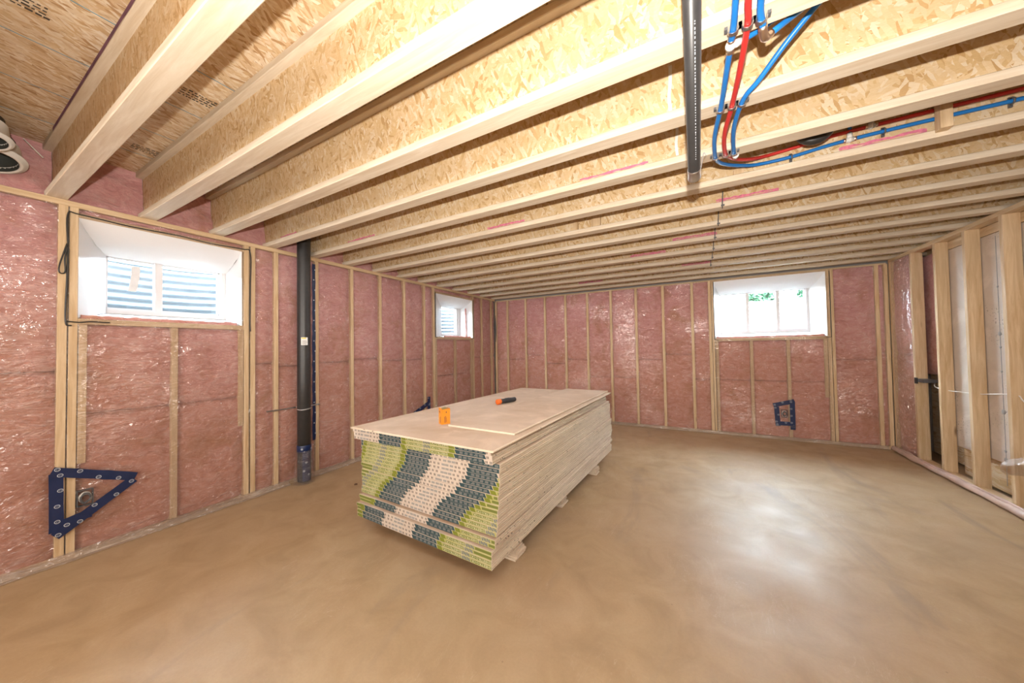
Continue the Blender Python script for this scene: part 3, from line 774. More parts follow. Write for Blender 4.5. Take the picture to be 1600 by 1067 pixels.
def sheet_mesh(w, l, name='sheet'):
    b = MB(); t = ST; c = .0036
    ring = [(0 - c, .0003), (0, c + .001), (0, t - c), (-c - .004, t - .0002), (-w + c + .004, t - .0002), (-w, t - c), (-w, c + .001), (-w + c, .0003)]
    v0 = [(x, 0, z) for x, z in ring]; v1 = [(x, l, z) for x, z in ring]
    fs = [tuple(range(8)), tuple(range(15, 7, -1))]; b.cur = 1; b.add(v0 + v1, [(f if True else f) for f in fs])
    for i in range(8):
        b.cur = 0 if i in (3, 7) else 1
        b.add(v0 + v1, [(i, 8 + i, 8 + (i + 1) % 8, (i + 1) % 8)])
    b.weld(); me = bpy.data.meshes.new(name); me.from_pydata(b.v, [], b.f); me.materials.append(M['sheet']); me.materials.append(M['sheet_edge']); me.polygons.foreach_set('material_index', b.mi)
    me.validate(); me.update(); return me
SM = sheet_mesh(SWD, SLEN)
Z0 = .0895
rows = []   # (dz before, x, y, W centre)
for c_ in (.78, .78, .76, .75): rows.append((0, 2.540, 1.546, c_))
for i, c_ in enumerate((.68, .66)): rows.append((.006 if i == 0 else 0, 2.548, 1.560, c_))
for i, c_ in enumerate((.64, .63, .61, .59, .57, .53, .50, .47, .45, .43, .41, .39, .38, .375, .365, .36)): rows.append((.007 if i == 0 else 0, 2.553 + .0018 * i, 1.582, c_))
for i, c_ in enumerate((-.10, -.11, -.117)): rows.append((.004 if i == 0 else 0, 2.556 - .008 * i, 1.545, c_))
z = Z0; NR = len(rows); ordw = ['lowest', 'second', 'third', 'fourth', 'fifth', 'sixth', 'seventh', 'eighth', 'ninth', 'tenth', 'eleventh', 'twelfth', 'thirteenth', 'fourteenth', 'fifteenth', 'sixteenth', 'seventeenth', 'eighteenth', 'nineteenth', 'twentieth', 'twenty-first', 'twenty-second', 'twenty-third', 'twenty-fourth', 'twenty-fifth']
for i, (dz, x, y, wc) in enumerate(rows):
    z += dz; rot = -R(3.0 - 1.7 * i / NR) + R(random.uniform(-.15, .15))
    if i < NR - 3: lb = '%s taped pair of drywall sheets counted up from the floor' % ordw[i]
    else: lb = ['third', 'second', 'topmost'][i - NR + 3] + (' taped pair of drywall sheets below the top loose sheet' if i < NR - 1 else ' taped pair of drywall sheets, right under the top loose sheet')
    if i == 0: lb = 'lowest taped pair of drywall sheets, resting on the strips'
    p = empty('drywall_bundle', (x + random.uniform(-.004, .004), y + random.uniform(-.004, .004), z), lb, 'drywall', 'taped pairs of drywall sheets in the stack', rot)
    for q in range(2):
        o = bpy.data.objects.new('sheet', SM); C.objects.link(o); o.parent = p; o.location = (0, 0, q * (PT / 2))
    tape(wc, p)
    z += PT
ztop = z + .008
def loose(x, y, z, w, l, rot, label):
    b = MB(); me = sheet_mesh(w, l, 'drywall_sheet')
    o = bpy.data.objects.new('drywall_sheet', me); C.objects.link(o); o.location = (x, y, z); o.rotation_euler = (0, 0, rot)
    return tag(o, label, 'drywall')
loose(2.590, 1.492, ztop, SWD + .012, SLEN + .10, -R(1.6), 'full-size loose drywall sheet lying on top of the stack')
zh = ztop + ST + .001
loose(2.545, 1.815, zh, .545, 2.26, -R(1.9), 'narrow cut drywall sheet lying on the right of the top sheet')
# strips that carry the stack
for (yy, lab) in ((1.85, 'pile of drywall strips under the near end of the stack'), (2.62, 'pile of drywall strips under the middle of the stack'), (3.42, 'pile of drywall strips under the far end of the stack')):
    x1 = 2.50 + (yy - 1.55) * .05 + (.045 if yy != 2.62 else .015)
    p = empty('strip_pile', (x1, yy, 0), lab, 'drywall', 'strip piles under the drywall stack', -R(3))
    for i in range(7):
        b = MB(); d = random.uniform(-.012, .012); b.box(-1.20 + d, d - (.006 * i if yy < 2 else .003 * i), -.055 + d * .4, .055 + d * .4, i * .0127 + .0003, i * .0127 + .0125); b.build('strip', 'sheet_edge', p)

# small carton of blades and a torch on the stack
p = empty('blade_carton', (1.915, 1.895, ztop + ST + .0002), 'small upright orange carton with an open olive top on the drywall stack', 'carton', rz=R(62))
b = MB(); hx, hy, hh = .033, .028, .108
b.box(-hx, hx, -hy, hy, 0, hh); b.box(-hx, -hx + .002, -hy, hy, hh, hh + .010); b.box(hx - .002, hx, -hy, hy, hh, hh + .004)
b.build('box_body', 'orange', p)
b = MB(); b.obox((-.008, 0, hh + .004), (.025, 0, .004), (0, hy, 0), (-.0005, 0, .0012)); b.build('lid_flap', 'olive_card', p)
b = MB()
for (u, z0, z1, w) in ((-.012, .010, .055, .003), (-.004, .010, .060, .0035), (.004, .014, .048, .002), (.0, .080, .092, .006)): b.box(u, u + w, -hy - .0006, -hy - .0001, z0, z1)
for (u, z0, z1, w) in ((-.010, .010, .058, .003), (-.002, .012, .050, .004), (.002, .078, .094, .007), (.010, .084, .098, .004)): b.box(-hx - .0006, -hx - .0001, u, u + w, z0, z1)
for (u, z0, z1, w) in ((.008, .015, .085, .0015), (.0, .020, .026, .012)): b.box(hx + .0001, hx + .0006, u, u + w, z0, z1)
tag(b.build('printed_marks', 'black_ink', p), kind='stuff')
a_, c_ = Vector((1.852, 2.74, 0)), Vector((1.925, 2.985, 0)); d = (c_ - a_).normalized()
p = empty('flashlight', (a_.x, a_.y, ztop + ST + .0265), 'black cylindrical flashlight with an orange cap lying on the drywall stack', 'flashlight', rz=math.atan2(d.y, d.x))
b = MB(); b.lathe([(0, .045), (.0235, .045), (.0235, .052), (.0225, .056), (.0225, .10), (.0235, .103), (.0235, .19), (.0225, .194), (.0225, .24), (.020, .249), (0, .250)], (0, 0, 0), (1, 0, 0), 24)
b.build('body', 'rubber', p)
b = MB(); b.lathe([(0, 0), (.020, 0), (.0255, .004), (.0258, .040), (.024, .046), (0, .046)], (0, 0, 0), (1, 0, 0), 24); b.build('cap', 'orange_dark', p)
b = MB(); b.box(.115, .16, -.006, .006, .0225, .026); b.build('switch', 'black_clip', p)

# ------------------------------------------------------------------ black pipe standing at the left wall
PX, PY, PR = .078, 1.915, .060
p = empty('drain_pipe', (PX, PY, 0), 'tall black drain pipe standing against the left wall', 'pipe')
b = MB(); b.lathe([(0, .02), (PR, .02), (PR, 1.0), (PR, ZS - .06)], (0, 0, 0), (0, 0, 1), 32); b.build('pipe_body', 'abs', p)
b = MB(); b.tube([(PR * 1.02 * math.cos(a), PR * 1.02 * math.sin(a), .735 + .004 * math.sin(a * 2)) for a in [R(x) for x in range(-100, 101, 8)]], .0055, 6)
b.obox((-.055, -.18, .752), (.001, 0, 0), (0, .13, .0), (0, 0, .007)); b.obox((-.055, .12, .748), (.001, 0, 0), (0, .07, 0), (0, 0, .007)); b.build('metal_strap', 'steel', p)
b = MB(); n = 6
vs = [((PR + .0012) * math.cos(R(-52 + i * 9)), (PR + .0012) * math.sin(R(-52 + i * 9)), zz) for zz in (1.375, 1.452) for i in range(n + 1)]
b.add(vs, [(i, i + 1, n + 2 + i, n + 1 + i) for i in range(n)]); lbm = b.build('paper_label', 'paper_white', p); tag(lbm, 'white paper label')
b = MB(); vs = [((PR + .0018) * math.cos(R(-48 + i * 9)), (PR + .0018) * math.sin(R(-48 + i * 9)), zz) for zz in (1.437, 1.450) for i in range(5)]
b.add(vs, [(i, i + 1, 6 + i, 5 + i) for i in range(4)])
for r_ in range(5):
    zz = 1.383 + r_ * .009; a0 = -44
    while a0 < -8:
        w = random.uniform(3, 8); b.cur = 1; b.add([((PR + .0018) * math.cos(R(a)), (PR + .0018) * math.sin(R(a)), q) for q in (zz, zz + .004) for a in (a0, a0 + w)], [(0, 1, 3, 2)]); a0 += w + 3
tag(b.build('label_print', ['yellow', 'black_ink'], lbm), kind='stuff')
b = MB(); b.lathe([(PR + .002, .31), (PR + .004, .315), (PR + .004, .372), (PR + .002, .376)], (0, 0, 0), (0, 0, 1), 28)
b.add([((PR + .009) * math.cos(R(a)), (PR + .009) * math.sin(R(a)), q) for q in (.03, .33) for a in (-42, -30, -18, -6, 6, 18)], [(i, i + 1, 7 + i, 6 + i) for i in range(5)]); tp = b.build('sealing_tape', 'navy', p)
b = MB()
for (a, q) in ((-45, .345), (-14, .21), (4, .09), (-30, .13), (30, .34)):
    b.lathe([(.004, .0003), (.0095, .0003), (.0095, .0008), (.004, .0008)], ((PR + .0095) * math.cos(R(a)), (PR + .0095) * math.sin(R(a)), q), (math.cos(R(a)), math.sin(R(a)), 0), 12)
tag(b.build('round_logo', 'logo_white', tp), kind='stuff')
b = MB(); b.smooth = True; ns = 28; vs = []
for j in range(10):
    zz = .004 + .32 * j / 9
    for i in range(ns + 1):
        a = -math.pi * .62 + 1.35 * math.pi * i / ns; r_ = PR + .012 + .020 * (1 - j / 9) + .007 * nz(i * .4, j * .3, 0, 1)
        vs.append((r_ * math.cos(a), r_ * math.sin(a), zz))
b.add(vs, [(j * (ns + 1) + i, j * (ns + 1) + i + 1, (j + 1) * (ns + 1) + i + 1, (j + 1) * (ns + 1) + i) for j in range(9) for i in range(ns)]); b.build('plastic_sleeve', 'film', p)

# ------------------------------------------------------------------ navy tape patches with round marks
T11 = text_geo('11', 1)
def patch(name, label, side, strips, logos, wid):
    T = frame_to(side); c0 = strips[0][0]; root = empty(name, T(c0[0], .016, c0[1]), label, 'tape patch'); inv = Matrix.Translation(root.location).inverted()
    lay = .016
    for k, (a, c_) in enumerate(strips):
        a2, c2 = Vector(a), Vector(c_); d = (c2 - a2); L = d.length; d.normalize(); q = Vector((-d.y, d.x)) * wid / 2; b = MB(); n = 8; vs = []
        for i in range(n + 1):
            pnt = a2 + d * (L * i / n); hh = lay + k * .0014 + .0015 * nz(pnt.x, pnt.y, k, 15)
            j1 = 1 + .10 * nz(i * .7, k, 1, 1)
            vs += [T(pnt.x - q.x * j1, hh, pnt.y - q.y * j1), T(pnt.x + q.x * j1, hh, pnt.y + q.y * j1)]
        b.add(vs, [(2 * i, 2 * i + 1, 2 * i + 3, 2 * i + 2) for i in range(n)])
        o = b.build('tape_strip', 'navy', root); o.matrix_parent_inverse = inv
        b = MB(); s = wid * .3; r_ = wid * .22
        while s < L - .01:
            off = wid * random.choice((-.26, .05, .27)); cc = a2 + d * s + Vector((-d.y, d.x)) * off; seg = 14; hh = lay + k * .0014 + .0026; vs = []
            for rad in (r_, r_ * .74):
                for g in range(seg): an = 6.283 * g / seg; vs.append(T(cc.x + rad * math.cos(an), hh, cc.y + rad * .9 * math.sin(an)))
            b.add(vs, [(g, (g + 1) % seg, seg + (g + 1) % seg, seg + g) for g in range(seg)])
            b.add([T(cc.x + (x - .5) * r_ * .62, hh, cc.y + (yv - .5) * r_ * .8) for x, yv in T11[0]], T11[1])
            s += wid * 1.7
        if b.f: tag(b.build('round_logo', 'logo_white', o), kind='stuff')
    return root
patch('tape_patch', 'navy tape stuck in a large triangle low on the near left wall', 'left',
      [((.447, .57), (.452, .205)), ((.430, .585), (.785, .437)), ((.775, .425), (.445, .180)), ((.470, .245), (.585, .27))], 0, .056)
patch('tape_patch', 'small navy taped square low on the back wall under the window', 'back',
      [((4.485, .465), (4.715, .535)), ((4.520, .45), (4.532, .185)), ((4.690, .54), (4.690, .15)), ((4.505, .225), (4.715, .225))], 0, .055)
patch('tape_patch', 'navy tape patch on the far left wall just behind the drywall stack', 'left',
      [((3.775, .60), (3.775, .32)), ((3.80, .52), (3.40, .37)), ((3.40, .38), (3.80, .30))], 0, .06)
b = MB(); T = frame_to('left'); vs = []
for i in range(41):
    zz = .38 + 1.86 * i / 40; w = .018 + .006 * nz(0, i, 1, .6); vs += [T(2.052 - w + .004 * nz(i, 0, 0, .9), .017, zz), T(2.068 + .004 * nz(i, 5, 0, .9), .017, zz)]
b.add(vs, [(2 * i, 2 * i + 1, 2 * i + 3, 2 * i + 2) for i in range(40)])
tp = tag(b.build('seam_tape', 'navy'), 'vertical navy tape strip down the wall beside the black drain pipe', 'tape')
b = MB()
for i in range(17):
    zz = .45 + .108 * i; b.lathe([(0, .0), (.007, .0), (.007, .0006), (0, .0006)], T(2.063 - .012 * (i % 2), .0185, zz), (1, 0, 0), 10)
tag(b.build('round_logo', 'logo_white', tp), kind='stuff')

def outlet(side, u, z, label):
    T = frame_to(side); root = empty('outlet_box', T(u, .0, z), label, 'electrical box'); inv = Matrix.Translation(root.location).inverted()
    def wb(b, ua, ub_, na, nb, za, zb):
        a = T(ua, na, za); c_ = T(ub_, nb, zb); lo = [min(p, q) for p, q in zip(a, c_)]; hi = [max(p, q) for p, q in zip(a, c_)]; b.box(lo[0], hi[0], lo[1], hi[1], lo[2], hi[2])
    b = MB(); h, w = .052, .034
    wb(b, u - w, u + w, -.05, -.046, z - h, z + h)
    for (ua, ub_, za, zb) in ((u - w, u - w + .004, z - h, z + h), (u + w - .004, u + w, z - h, z + h), (u - w + .004, u + w - .004, z - h, z - h + .004), (u - w + .004, u + w - .004, z + h - .004, z + h)): wb(b, ua, ub_, -.046, .012, za, zb)
    o = b.build('box_shell', 'black_clip', root); o.matrix_parent_inverse = inv
    pts = [T(u + (.024 + .010 * nz(i, 1, u, .9)) * math.cos(i * .9), .004 + .010 * nz(i, 5, 2, .7), z + (.034 + .014 * nz(i, 3, u, .8)) * math.sin(i * .9 + .3 * nz(i, 8, 8, .5))) for i in range(24)]
    b = MB(); b.tube(curve_pts(pts, 3), .0028, 6); o = b.build('coiled_wire', 'wire', root); o.matrix_parent_inverse = inv
    pts = [T(u + (.020 + .008 * nz(i, 2, 7, .9)) * math.cos(i * 1.1), .012, z + (.030 + .014 * nz(i, 6, 7, .8)) * math.sin(i * 1.1)) for i in range(22)]
    b = MB(); b.tube(curve_pts(pts, 3), .0035, 6); o = b.build('black_wire', 'black_clip', root); o.matrix_parent_inverse = inv
outlet('left', .563, .372, 'electrical box with coiled wires inside the navy tape triangle')
outlet('back', 4.605, .358, 'electrical box with coiled wires inside the navy taped square')

# black sealant bead round the near window opening, with a hanging loop
b = MB(); T = frame_to('left')
pts = [(.50, 1.50), (.476, 1.53), (.480, 1.8), (.482, 2.0), (.480, 2.22), (.53, 2.236), (.75, 2.228), (1.0, 2.236), (1.2, 2.228), (1.42, 2.238), (1.483, 2.215), (1.484, 1.9), (1.482, 1.6), (1.484, 1.50)]
b.tube([T(u, .006, z) for u, z in curve_pts([Vector((u, z, 0)) for u, z in pts], 6) and [(v.x, v.y) for v in curve_pts([Vector((u, z, 0)) for u, z in pts], 6)]], .0045, 6)
b.tube([T(v.x, .010, v.y) for v in curve_pts([Vector(q) for q in ((.478, 2.03, 0), (.462, 1.95, 0), (.448, 1.87, 0), (.452, 1.835, 0), (.472, 1.845, 0), (.470, 1.93, 0), (.480, 2.02, 0))], 5)], .004, 6)
b.tube([T(v.x, .006, v.y) for v in curve_pts([Vector(q) for q in ((.476, 1.528, 0), (.53, 1.524, 0), (.58, 1.531, 0), (.66, 1.529, 0))], 5)], .004, 6)
tag(b.build('sealant_bead', 'sealant'), 'black sealant line with a hanging loop running round the near left window opening', 'sealant')
for side, uu, z0, z1, u2, lab in (('back', 3.822, 1.385, 2.25, 3.87, 'black sealant line down the left side of the back window'), ('back', 5.112, 1.387, 2.25, 5.06, 'black sealant line down the right side of the back window'),
                               ('left', 3.950, 1.505, 2.22, 4.00, 'black sealant line down the near side of the far left window'), ('left', 4.972, 1.505, 2.22, 4.93, 'black sealant line down the far side of the far left window')):
    b = MB(); T = frame_to(side)
    b.tube([T(u2, .0075, z0 - .003)] + [T(uu + .003 * nz(0, i, uu, 1), .007, z0 + (z1 - z0) * i / 12) for i in range(13)], .004, 6)
    tag(b.build('sealant_bead', 'sealant'), lab, 'sealant')
b = MB(); b.tube([(.03, D - .025, 1.45 + .06 * i) for i in range(10)], .008, 6, rr=[.004, .006, .009, .011, .012, .011, .009, .008, .006, .004])
tag(b.build('cable_end', 'black_clip'), 'thin dark cable end in the corner of the left and back walls', 'cable')

# ------------------------------------------------------------------ pipes under the ceiling
root = empty('vent_pipe', (3.553, 1.03, 2.262), 'black plastic pipe hanging under the joists beside the blue and red tubes', 'pipe')
inv = Matrix.Translation(root.location).inverted()
pa, pb = Vector((3.5525, .98, 2.288)), Vector((3.5555, 1.66, 2.045)); dr = (pb - pa).normalized()
b = MB(); b.tube([Vector((3.5525, 1.06 - .02, 2.60)), Vector((3.5525, 1.04, 2.33)), pa + dr * .055, pb], .0242, 28, caps=False)
b.lathe([(.0242, 0), (.0205, .0), (.0205, -.10)], pb, dr, 28); o = b.build('pipe_body', 'abs', root); o.matrix_parent_inverse = inv
b = MB(); b.lathe([(.0246, -.055), (.0262, -.053), (.0262, -.046), (.0248, -.044), (.0248, -.010), (.0262, -.008), (.0262, -.002), (.0246, 0)], pb, dr, 28); o = b.build('end_collar', 'steel', root); o.matrix_parent_inverse = inv
b = MB(); b.lathe([(0, -.098), (.0204, -.098)], pb, dr, 20); o = b.build('pipe_bore', 'dark', root); o.matrix_parent_inverse = inv
b = MB(); hk = pb - dr * .05; b.tube(curve_pts([hk + Vector((.026, 0, 0)), hk + Vector((.040, .08, .10)), Vector((3.62, 2.02, H - .004))], 6), .0016, 6); o = b.build('hanger_wire', 'steel', root); o.matrix_parent_inverse = inv
# faint white print along the pipe
b = MB(); side = Vector((.35, 0, 0)); dn = Vector((.25, -.45, -.85)).normalized(); dn = (dn - dr * dn.dot(dr)).normalized(); wv = dr.cross(dn)
s = .10
while s < .60:
    L = random.uniform(.003, .008); c_ = pa + dr * s + dn * .0245; b.add([c_ - wv * .0012, c_ + wv * .0012, c_ + wv * .0012 + dr * L, c_ - wv * .0012 + dr * L], [(0, 1, 2, 3)]); s += L + random.uniform(.003, .008)
o = tag(b.build('printed_line', 'logo_white', root), kind='stuff'); o.matrix_parent_inverse = inv

def pex(name, label, pts, mat, r=.0095, fit=()):
    root = empty(name, pts[0], label, 'pipe'); inv = Matrix.Translation(root.location).inverted()
    b = MB(); b.tube(curve_pts(pts, 7), r, 12); o = b.build('tube', mat, root); o.matrix_parent_inverse = inv
    return root, inv
def fitting(root, inv, c, d, L=.02, t=None):
    c, d = Vector(c), Vector(d).normalized(); b = MB()
    b.lathe([(0, -L), (.0125, -L), (.0125, -L * .35), (.0155, -L * .3), (.0155, L * .3), (.0125, L * .35), (.0125, L), (0, L)], c, d, 14)
    if t: b.tube([c, c + Vector(t)], .012, 12)
    o = b.build('fitting', 'white_plastic', root); o.matrix_parent_inverse = inv
    for s in (-1, 1):
        b = MB(); b.lathe([(.0105, s * L), (.0118, s * (L + .001)), (.0118, s * (L + .009)), (.0105, s * (L + .010))], c, d, 14)
        o = b.build('crimp_ring', 'brass', root); o.matrix_parent_inverse = inv
ZC = H - .013
r1, i1 = pex('blue_pipe', 'leftmost blue water tube curving under the joists to the right', [(3.655, .70, ZC), (3.660, .95, ZC), (3.665, 1.14, ZC), (3.668, 1.24, ZC), (3.664, 1.42, ZC - .003), (3.660, 1.62, ZC), (3.648, 1.83, ZC - .004), (3.660, 2.03, ZC), (3.682, 2.15, 2.325), (3.728, 2.25, 2.345), (3.800, 2.345, 2.365), (3.90, 2.435, 2.386), (4.06, 2.445, 2.390), (4.25, 2.447, 2.409), (4.47, 2.447, 2.415), (4.70, 2.447, 2.416), (5.1, 2.447, 2.415), (5.9, 2.447, 2.415)], 'blue')
fitting(r1, i1, (3.667, 1.305, ZC), (0, 1, 0), .018, (.03, .012, .012)); fitting(r1, i1, (4.31, 2.447, 2.411), (1, 0, 0), .016, (0, 0, .035))
b = MB(); b.tube(curve_pts([(3.700, 1.317, 2.314), (3.76, 1.335, 2.345), (3.84, 1.36, 2.40), (3.93, 1.40, 2.47)], 5), .0085, 10); o = b.build('branch_tube', 'blue', r1); o.matrix_parent_inverse = i1
b = MB(); b.tube([(4.31, 2.447, 2.44), (4.312, 2.447, 2.50), (4.316, 2.447, 2.64)], .008, 10); o = b.build('branch_tube', 'blue', r1); o.matrix_parent_inverse = i1
r2, i2 = pex('red_pipe', 'red water tube curving under the joists between the blue ones', [(3.685, .70, ZC), (3.692, .95, ZC), (3.697, 1.15, ZC), (3.706, 1.24, ZC), (3.706, 1.42, ZC - .003), (3.700, 1.63, ZC), (3.688, 1.84, ZC - .004), (3.705, 2.03, ZC + .002), (3.735, 2.15, 2.335), (3.785, 2.25, 2.358), (3.85, 2.345, 2.388), (3.94, 2.435, 2.425), (4.07, 2.447, 2.440), (4.23, 2.447, 2.454), (4.43, 2.447, 2.458), (4.8, 2.447, 2.460), (5.9, 2.447, 2.465)], 'red')
fitting(r2, i2, (4.395, 2.447, 2.4575), (1, 0, 0), .014, (0, 0, .02))
r3, i3 = pex('blue_pipe', 'short straight blue water tube ending in an elbow at the top', [(3.716, .70, ZC), (3.722, .95, ZC), (3.730, 1.18, ZC), (3.748, 1.268, ZC - .008)], 'blue')
b = MB(); b.tube([(3.760, 1.300, 2.282), (3.800, 1.325, 2.320), (3.860, 1.362, 2.375), (3.935, 1.41, 2.45), (4.02, 1.46, 2.53)], .0095, 12); o = b.build('branch_tube', 'blue', r3); o.matrix_parent_inverse = i3
b = MB(); b.tube(curve_pts([(3.746, 1.262, ZC - .007), (3.757, 1.297, 2.281), (3.775, 1.308, 2.296)], 4), .0125, 12); o = b.build('elbow', 'brass', r3); o.matrix_parent_inverse = i3
r4, i4 = pex('blue_pipe', 'rightmost blue water tube slanting down from between the joists', [(4.06, 1.44, 2.54), (3.955, 1.425, 2.455), (3.86, 1.47, 2.380), (3.78, 1.545, 2.315), (3.737, 1.62, ZC), (3.722, 1.80, ZC - .003), (3.742, 2.035, ZC), (3.752, 2.075, ZC + .003)], 'blue')
fitting(r4, i4, (3.755, 2.085, ZC + .004), (.1, 1, 0), .012)
# clamps screwed to the joists
def clamp(y, xs, label):
    root = empty('pipe_clamp', (xs[0], y, H), label, 'clamp')
    for x in xs:
        c_ = Vector((x - xs[0], 0, ZC - H)); b = MB()
        ring = [(-.0125, .011)] + [(.0125 * math.cos(a), .0125 * math.sin(a)) for a in [R(q) for q in range(-180, 1, 20)]] + [(.0125, .011)]
        out = [(-.0155, .011)] + [(.0155 * math.cos(a), .0155 * math.sin(a)) for a in [R(q) for q in range(-180, 1, 20)]] + [(.0155, .011)]
        n = len(ring)
        vs = [c_ + Vector((p[0], dy, p[1])) for dy in (-.006, .006) for p in ring] + [c_ + Vector((p[0], dy, p[1])) for dy in (-.006, .006) for p in out]
        fs = []
        for i in range(n - 1): fs += [(i, i + 1, n + i + 1, n + i), (2 * n + i, 3 * n + i, 3 * n + i + 1, 2 * n + i + 1), (i, 2 * n + i, 2 * n + i + 1, i + 1), (n + i, n + i + 1, 3 * n + i + 1, 3 * n + i)]
        b.add(vs, fs); lp = b.build('clip_loop', 'steel', root)
        for sg in (-1, 1):
            b = MB(); q = c_.x + sg * .019; b.box(q - .0045, q + .0045, -.008, .008, -.010, -.0003); b.build('screw_tab', 'black_clip', lp)
clamp(1.243, (3.668, 3.706, 3.741), 'row of clamps holding the tubes at the joist nearest the camera')
clamp(1.640, (3.659, 3.700, 3.735), 'row of clamps holding the tubes under the middle joist')
clamp(2.046, (3.662, 3.707, 3.744), 'row of clamps where the tubes turn off to the right')
def sclip(x, zz, label):
    b = MB(); y = 2.447
    b.tube([(x, y + .010, zz - .017), (x + .002, y - .012, zz - .012), (x + .002, y - .014, zz + .004), (x, y - .006, zz + .014), (x, y + .010, zz + .016)], .004, 6); b.box(x - .006, x + .006, y + .004, y + .012, zz - .026, zz + .022)
    tag(b.build('pipe_clip', 'black_clip'), label, 'clip', 'black clips along the horizontal blue tube')
sclip(4.06, 2.390, 'dark clip on the blue tube left of the black trap'); sclip(4.44, 2.415, 'dark clip on the blue tube beside the white fittings'); sclip(4.86, 2.416, 'dark clip on the blue tube at the far right of the ceiling')

# wooden blocks on the joists
def block(x, y, z0, z1, w, d, label):
    b = MB(); b.cbox(x, x + w, y, y + d, z0, z1, .002); tag(b.build('wood_block', 'lumber_z'), label, 'wood block')
block(4.610, JY(5) - .046, H + .020, ZS - .05, .042, .045, 'pale wooden block on the joist beside the blue tube')
block(2.785, JY(6) - .002 + .006, H + .0395, ZS - .05, .075, .031, 'pale wooden block set against a joist in mid ceiling')
block(2.62, JY(6) + .006, H + .0395, H + .16, .04, .030, 'small wooden offcut left of the mid-ceiling block')
block(3.78, JY(5) + .006, H + .0395, H + .075, .055, .030, 'small wooden offcut under the curve of the tubes')

# black trap between two joists
root = empty('drain_trap', (4.12, 2.26, 2.385), 'black curved drain trap hanging between two joists above the tubes', 'pipe')
b = MB(); pts = [(-.055, .0, .24), (-.055, .0, .06)] + [(-.055 + .062 - .062 * math.cos(R(a)), 0, .06 - .062 * math.sin(R(a))) for a in range(15, 166, 15)] + [(.069, 0, .06), (.075, 0, .10), (.11, 0, .20)]
b.tube([Vector(q) + Vector((0, .03, 0)) for q in pts], .024, 20); b.build('trap_bend', 'abs', root)
b = MB(); b.lathe([(.024, 0), (.028, .001), (.028, .03), (.024, .031)], (.069, .03, .06), (.1, 0, 1), 20); b.lathe([(.024, 0), (.028, .001), (.028, .03), (.024, .031)], (-.055, .03, .06), (0, 0, 1), 20); b.build('trap_collar', 'abs', root)
b = MB()
for i in range(4): b.lathe([(.003, 0), (.0055, 0), (.0055, .0005), (.003, .0005)], (.062 + .005 * i, .0015, .045 + .013 * i), (0, -1, 0), 10)
tag(b.build('moulded_mark', 'logo_white', root), kind='stuff')

# thin dark cable stapled across the joists, and hanging white straps
for kk, (k, x) in enumerate(((6, 3.75), (7, 3.748), (8, 3.745), (9, 3.752), (10, 3.76), (11, 3.762))):
    y = JY(k); root_pts = [(x, y - .03, H + .10), (x - .002, y - .008, H + .05), (x - .004, y - .005, H + .004), (x - .002, y + .02, H - .005)]
    b = MB(); b.tube(curve_pts(root_pts, 4), .004, 6, rr=None); b.box(x - .012, x + .010, y - .010, y - .003, H + .002, H + .012)
    tag(b.build('cable_hook', 'black_clip'), ['dark wire hook on the joist just below the end of the tubes', 'dark wire hook on the second joist beyond the tubes', 'dark wire hook on the third joist beyond the tubes', 'dark wire hook on the fourth joist beyond the tubes', 'dark wire hook on the fifth joist beyond the tubes', 'dark wire hook nearest the back wall'][kk], 'wire hook', 'dark wire hooks in a line across the joists')
for (k, x, dz, lab) in ((3, 3.465, 0, 'white strap end hanging left of the black pipe, nearer the camera'), (4, 3.478, -.01, 'white strap end hanging left of the black pipe, further away')):
    y = JY(k); T0 = y + FW / 2 - .0075; b = MB(); vs = []
    pts = [(x + .008, T0, ZS - .10), (x + .006, T0 - .003, ZS - .18), (x, T0 - .012, ZS - .25), (x + .005, T0 - .004, H + .055)]
    for q in curve_pts(pts, 4): vs += [q + Vector((-.007, 0, 0)), q + Vector((.007, 0, 0)), q + Vector((.007, -.002, 0)), q + Vector((-.007, -.002, 0))]
    n = len(vs) // 4; b.add(vs, [(4 * i + a, 4 * i + (a + 1) % 4, 4 * i + 4 + (a + 1) % 4, 4 * i + 4 + a) for i in range(n - 1) for a in range(4)])
    tag(b.build('hanging_strap', 'white_plastic'), lab, 'strap')

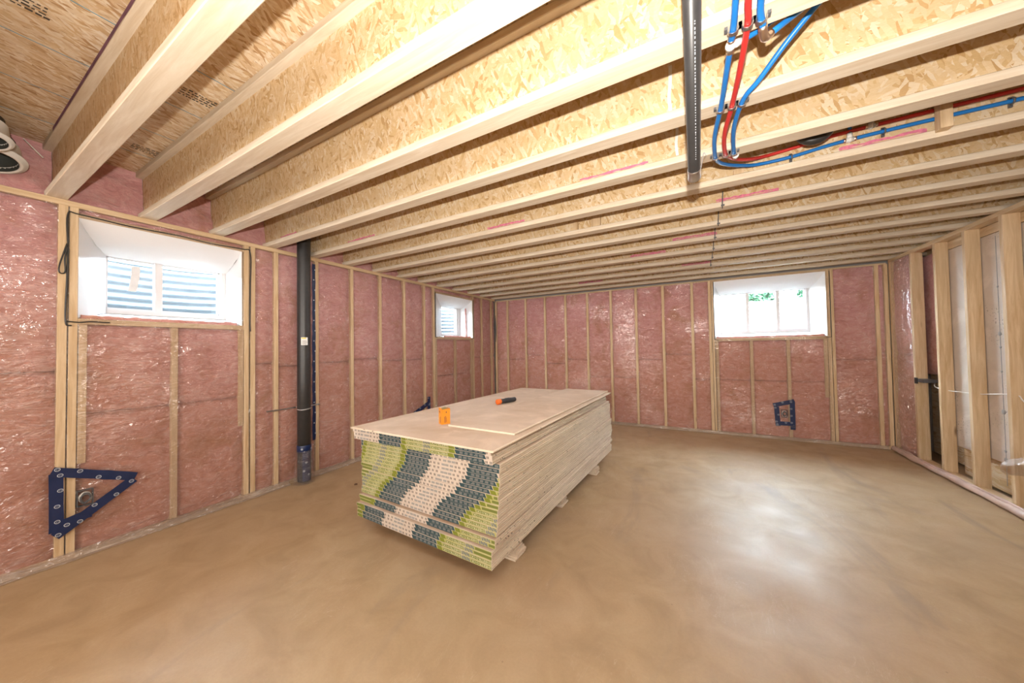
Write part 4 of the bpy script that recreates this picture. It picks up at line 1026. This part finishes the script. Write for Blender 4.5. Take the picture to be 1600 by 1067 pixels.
# two white duct collars in the joist bay at the top left
def collar(x, y, z, r, tilt, label):
    root = empty('duct_collar', (x, y, z), label, 'duct', 'white duct collars above the left wall'); ax = Vector(tilt).normalized()
    b = MB(); b.lathe([(r * .74, -.02), (r * .76, .012), (r * .86, .014), (r * .87, .002), (r, 0), (r * 1.01, -.006), (r * .87, -.012), (r * .84, -.10)], (0, 0, 0), ax, 40); b.build('collar_ring', 'white_plastic', root)
    b = MB(); b.lathe([(r * .745, .010), (r * .74, -.14), (0, -.15)], (0, 0, 0), ax, 32); b.build('duct_bore', 'dark', root)
collar(.05, .205, 2.435, .125, (.35, .05, -1), 'larger white round duct collar opening downwards at the top left')
collar(.30, .185, 2.455, .078, (.35, .05, -1), 'smaller white round duct collar beside the larger one')
b = MB(); b.tube([(.0, .314, 2.629), (.0, .385, 2.545)], .003, 6)
tag(b.build('cable_end', 'wire'), 'short thin white cable crossing the pink insulation at the top left', 'cable')

# wiring in the right wall
b = MB(); pts = [(W + .104, 5.18, .875), (W + .06, 5.08, .838), (W + .05, 4.875, .826), (W + .05, 4.66, .833), (W + .05, 4.468, .842), (W + .05, 4.25, .868), (W + .04, 4.062, .885), (W + .03, 3.98, .84), (W + .04, 3.80, .72), (W + .05, 3.655, .62), (W + .05, 3.25, .60), (W + .05, 2.44, .62)]
b.tube(curve_pts(pts, 5), .0042, 8); tag(b.build('white_cable', 'wire'), 'white electrical cable threaded through the studs of the right wall', 'cable')
p = empty('cable_box', (W - .004, 5.22, .885), 'small black box where the white cable enters the first bay of the right wall', 'electrical box')
b = MB(); b.box(.0, .10, -.10, .035, -.012, .022); b.build('box_shell', 'black_clip', p)
b = MB(); b.box(-.008, .0, .0, .045, -.030, .034); b.build('mounting_flange', 'rubber', p)

# scraps on the floor
def scrap(x, y, s, label, seed):
    b = MB(); rnd = random.Random(seed); n = 9; vs = [(x + s * rnd.uniform(.6, 1) * math.cos(6.283 * i / n), y + s * rnd.uniform(.5, .9) * math.sin(6.283 * i / n), .001) for i in range(n)]
    vs2 = [(x + (vx - x) * .7, y + (vy - y) * .7, .008) for vx, vy, vz in vs]; b.add(vs + vs2, [tuple(range(n, 2 * n))] + [(i, (i + 1) % n, n + (i + 1) % n, n + i) for i in range(n)])
    tag(b.build('floor_scrap', 'debris'), label, 'debris')
scrap(.605, 2.11, .022, 'dark scrap on the floor left of the drywall stack', 2)
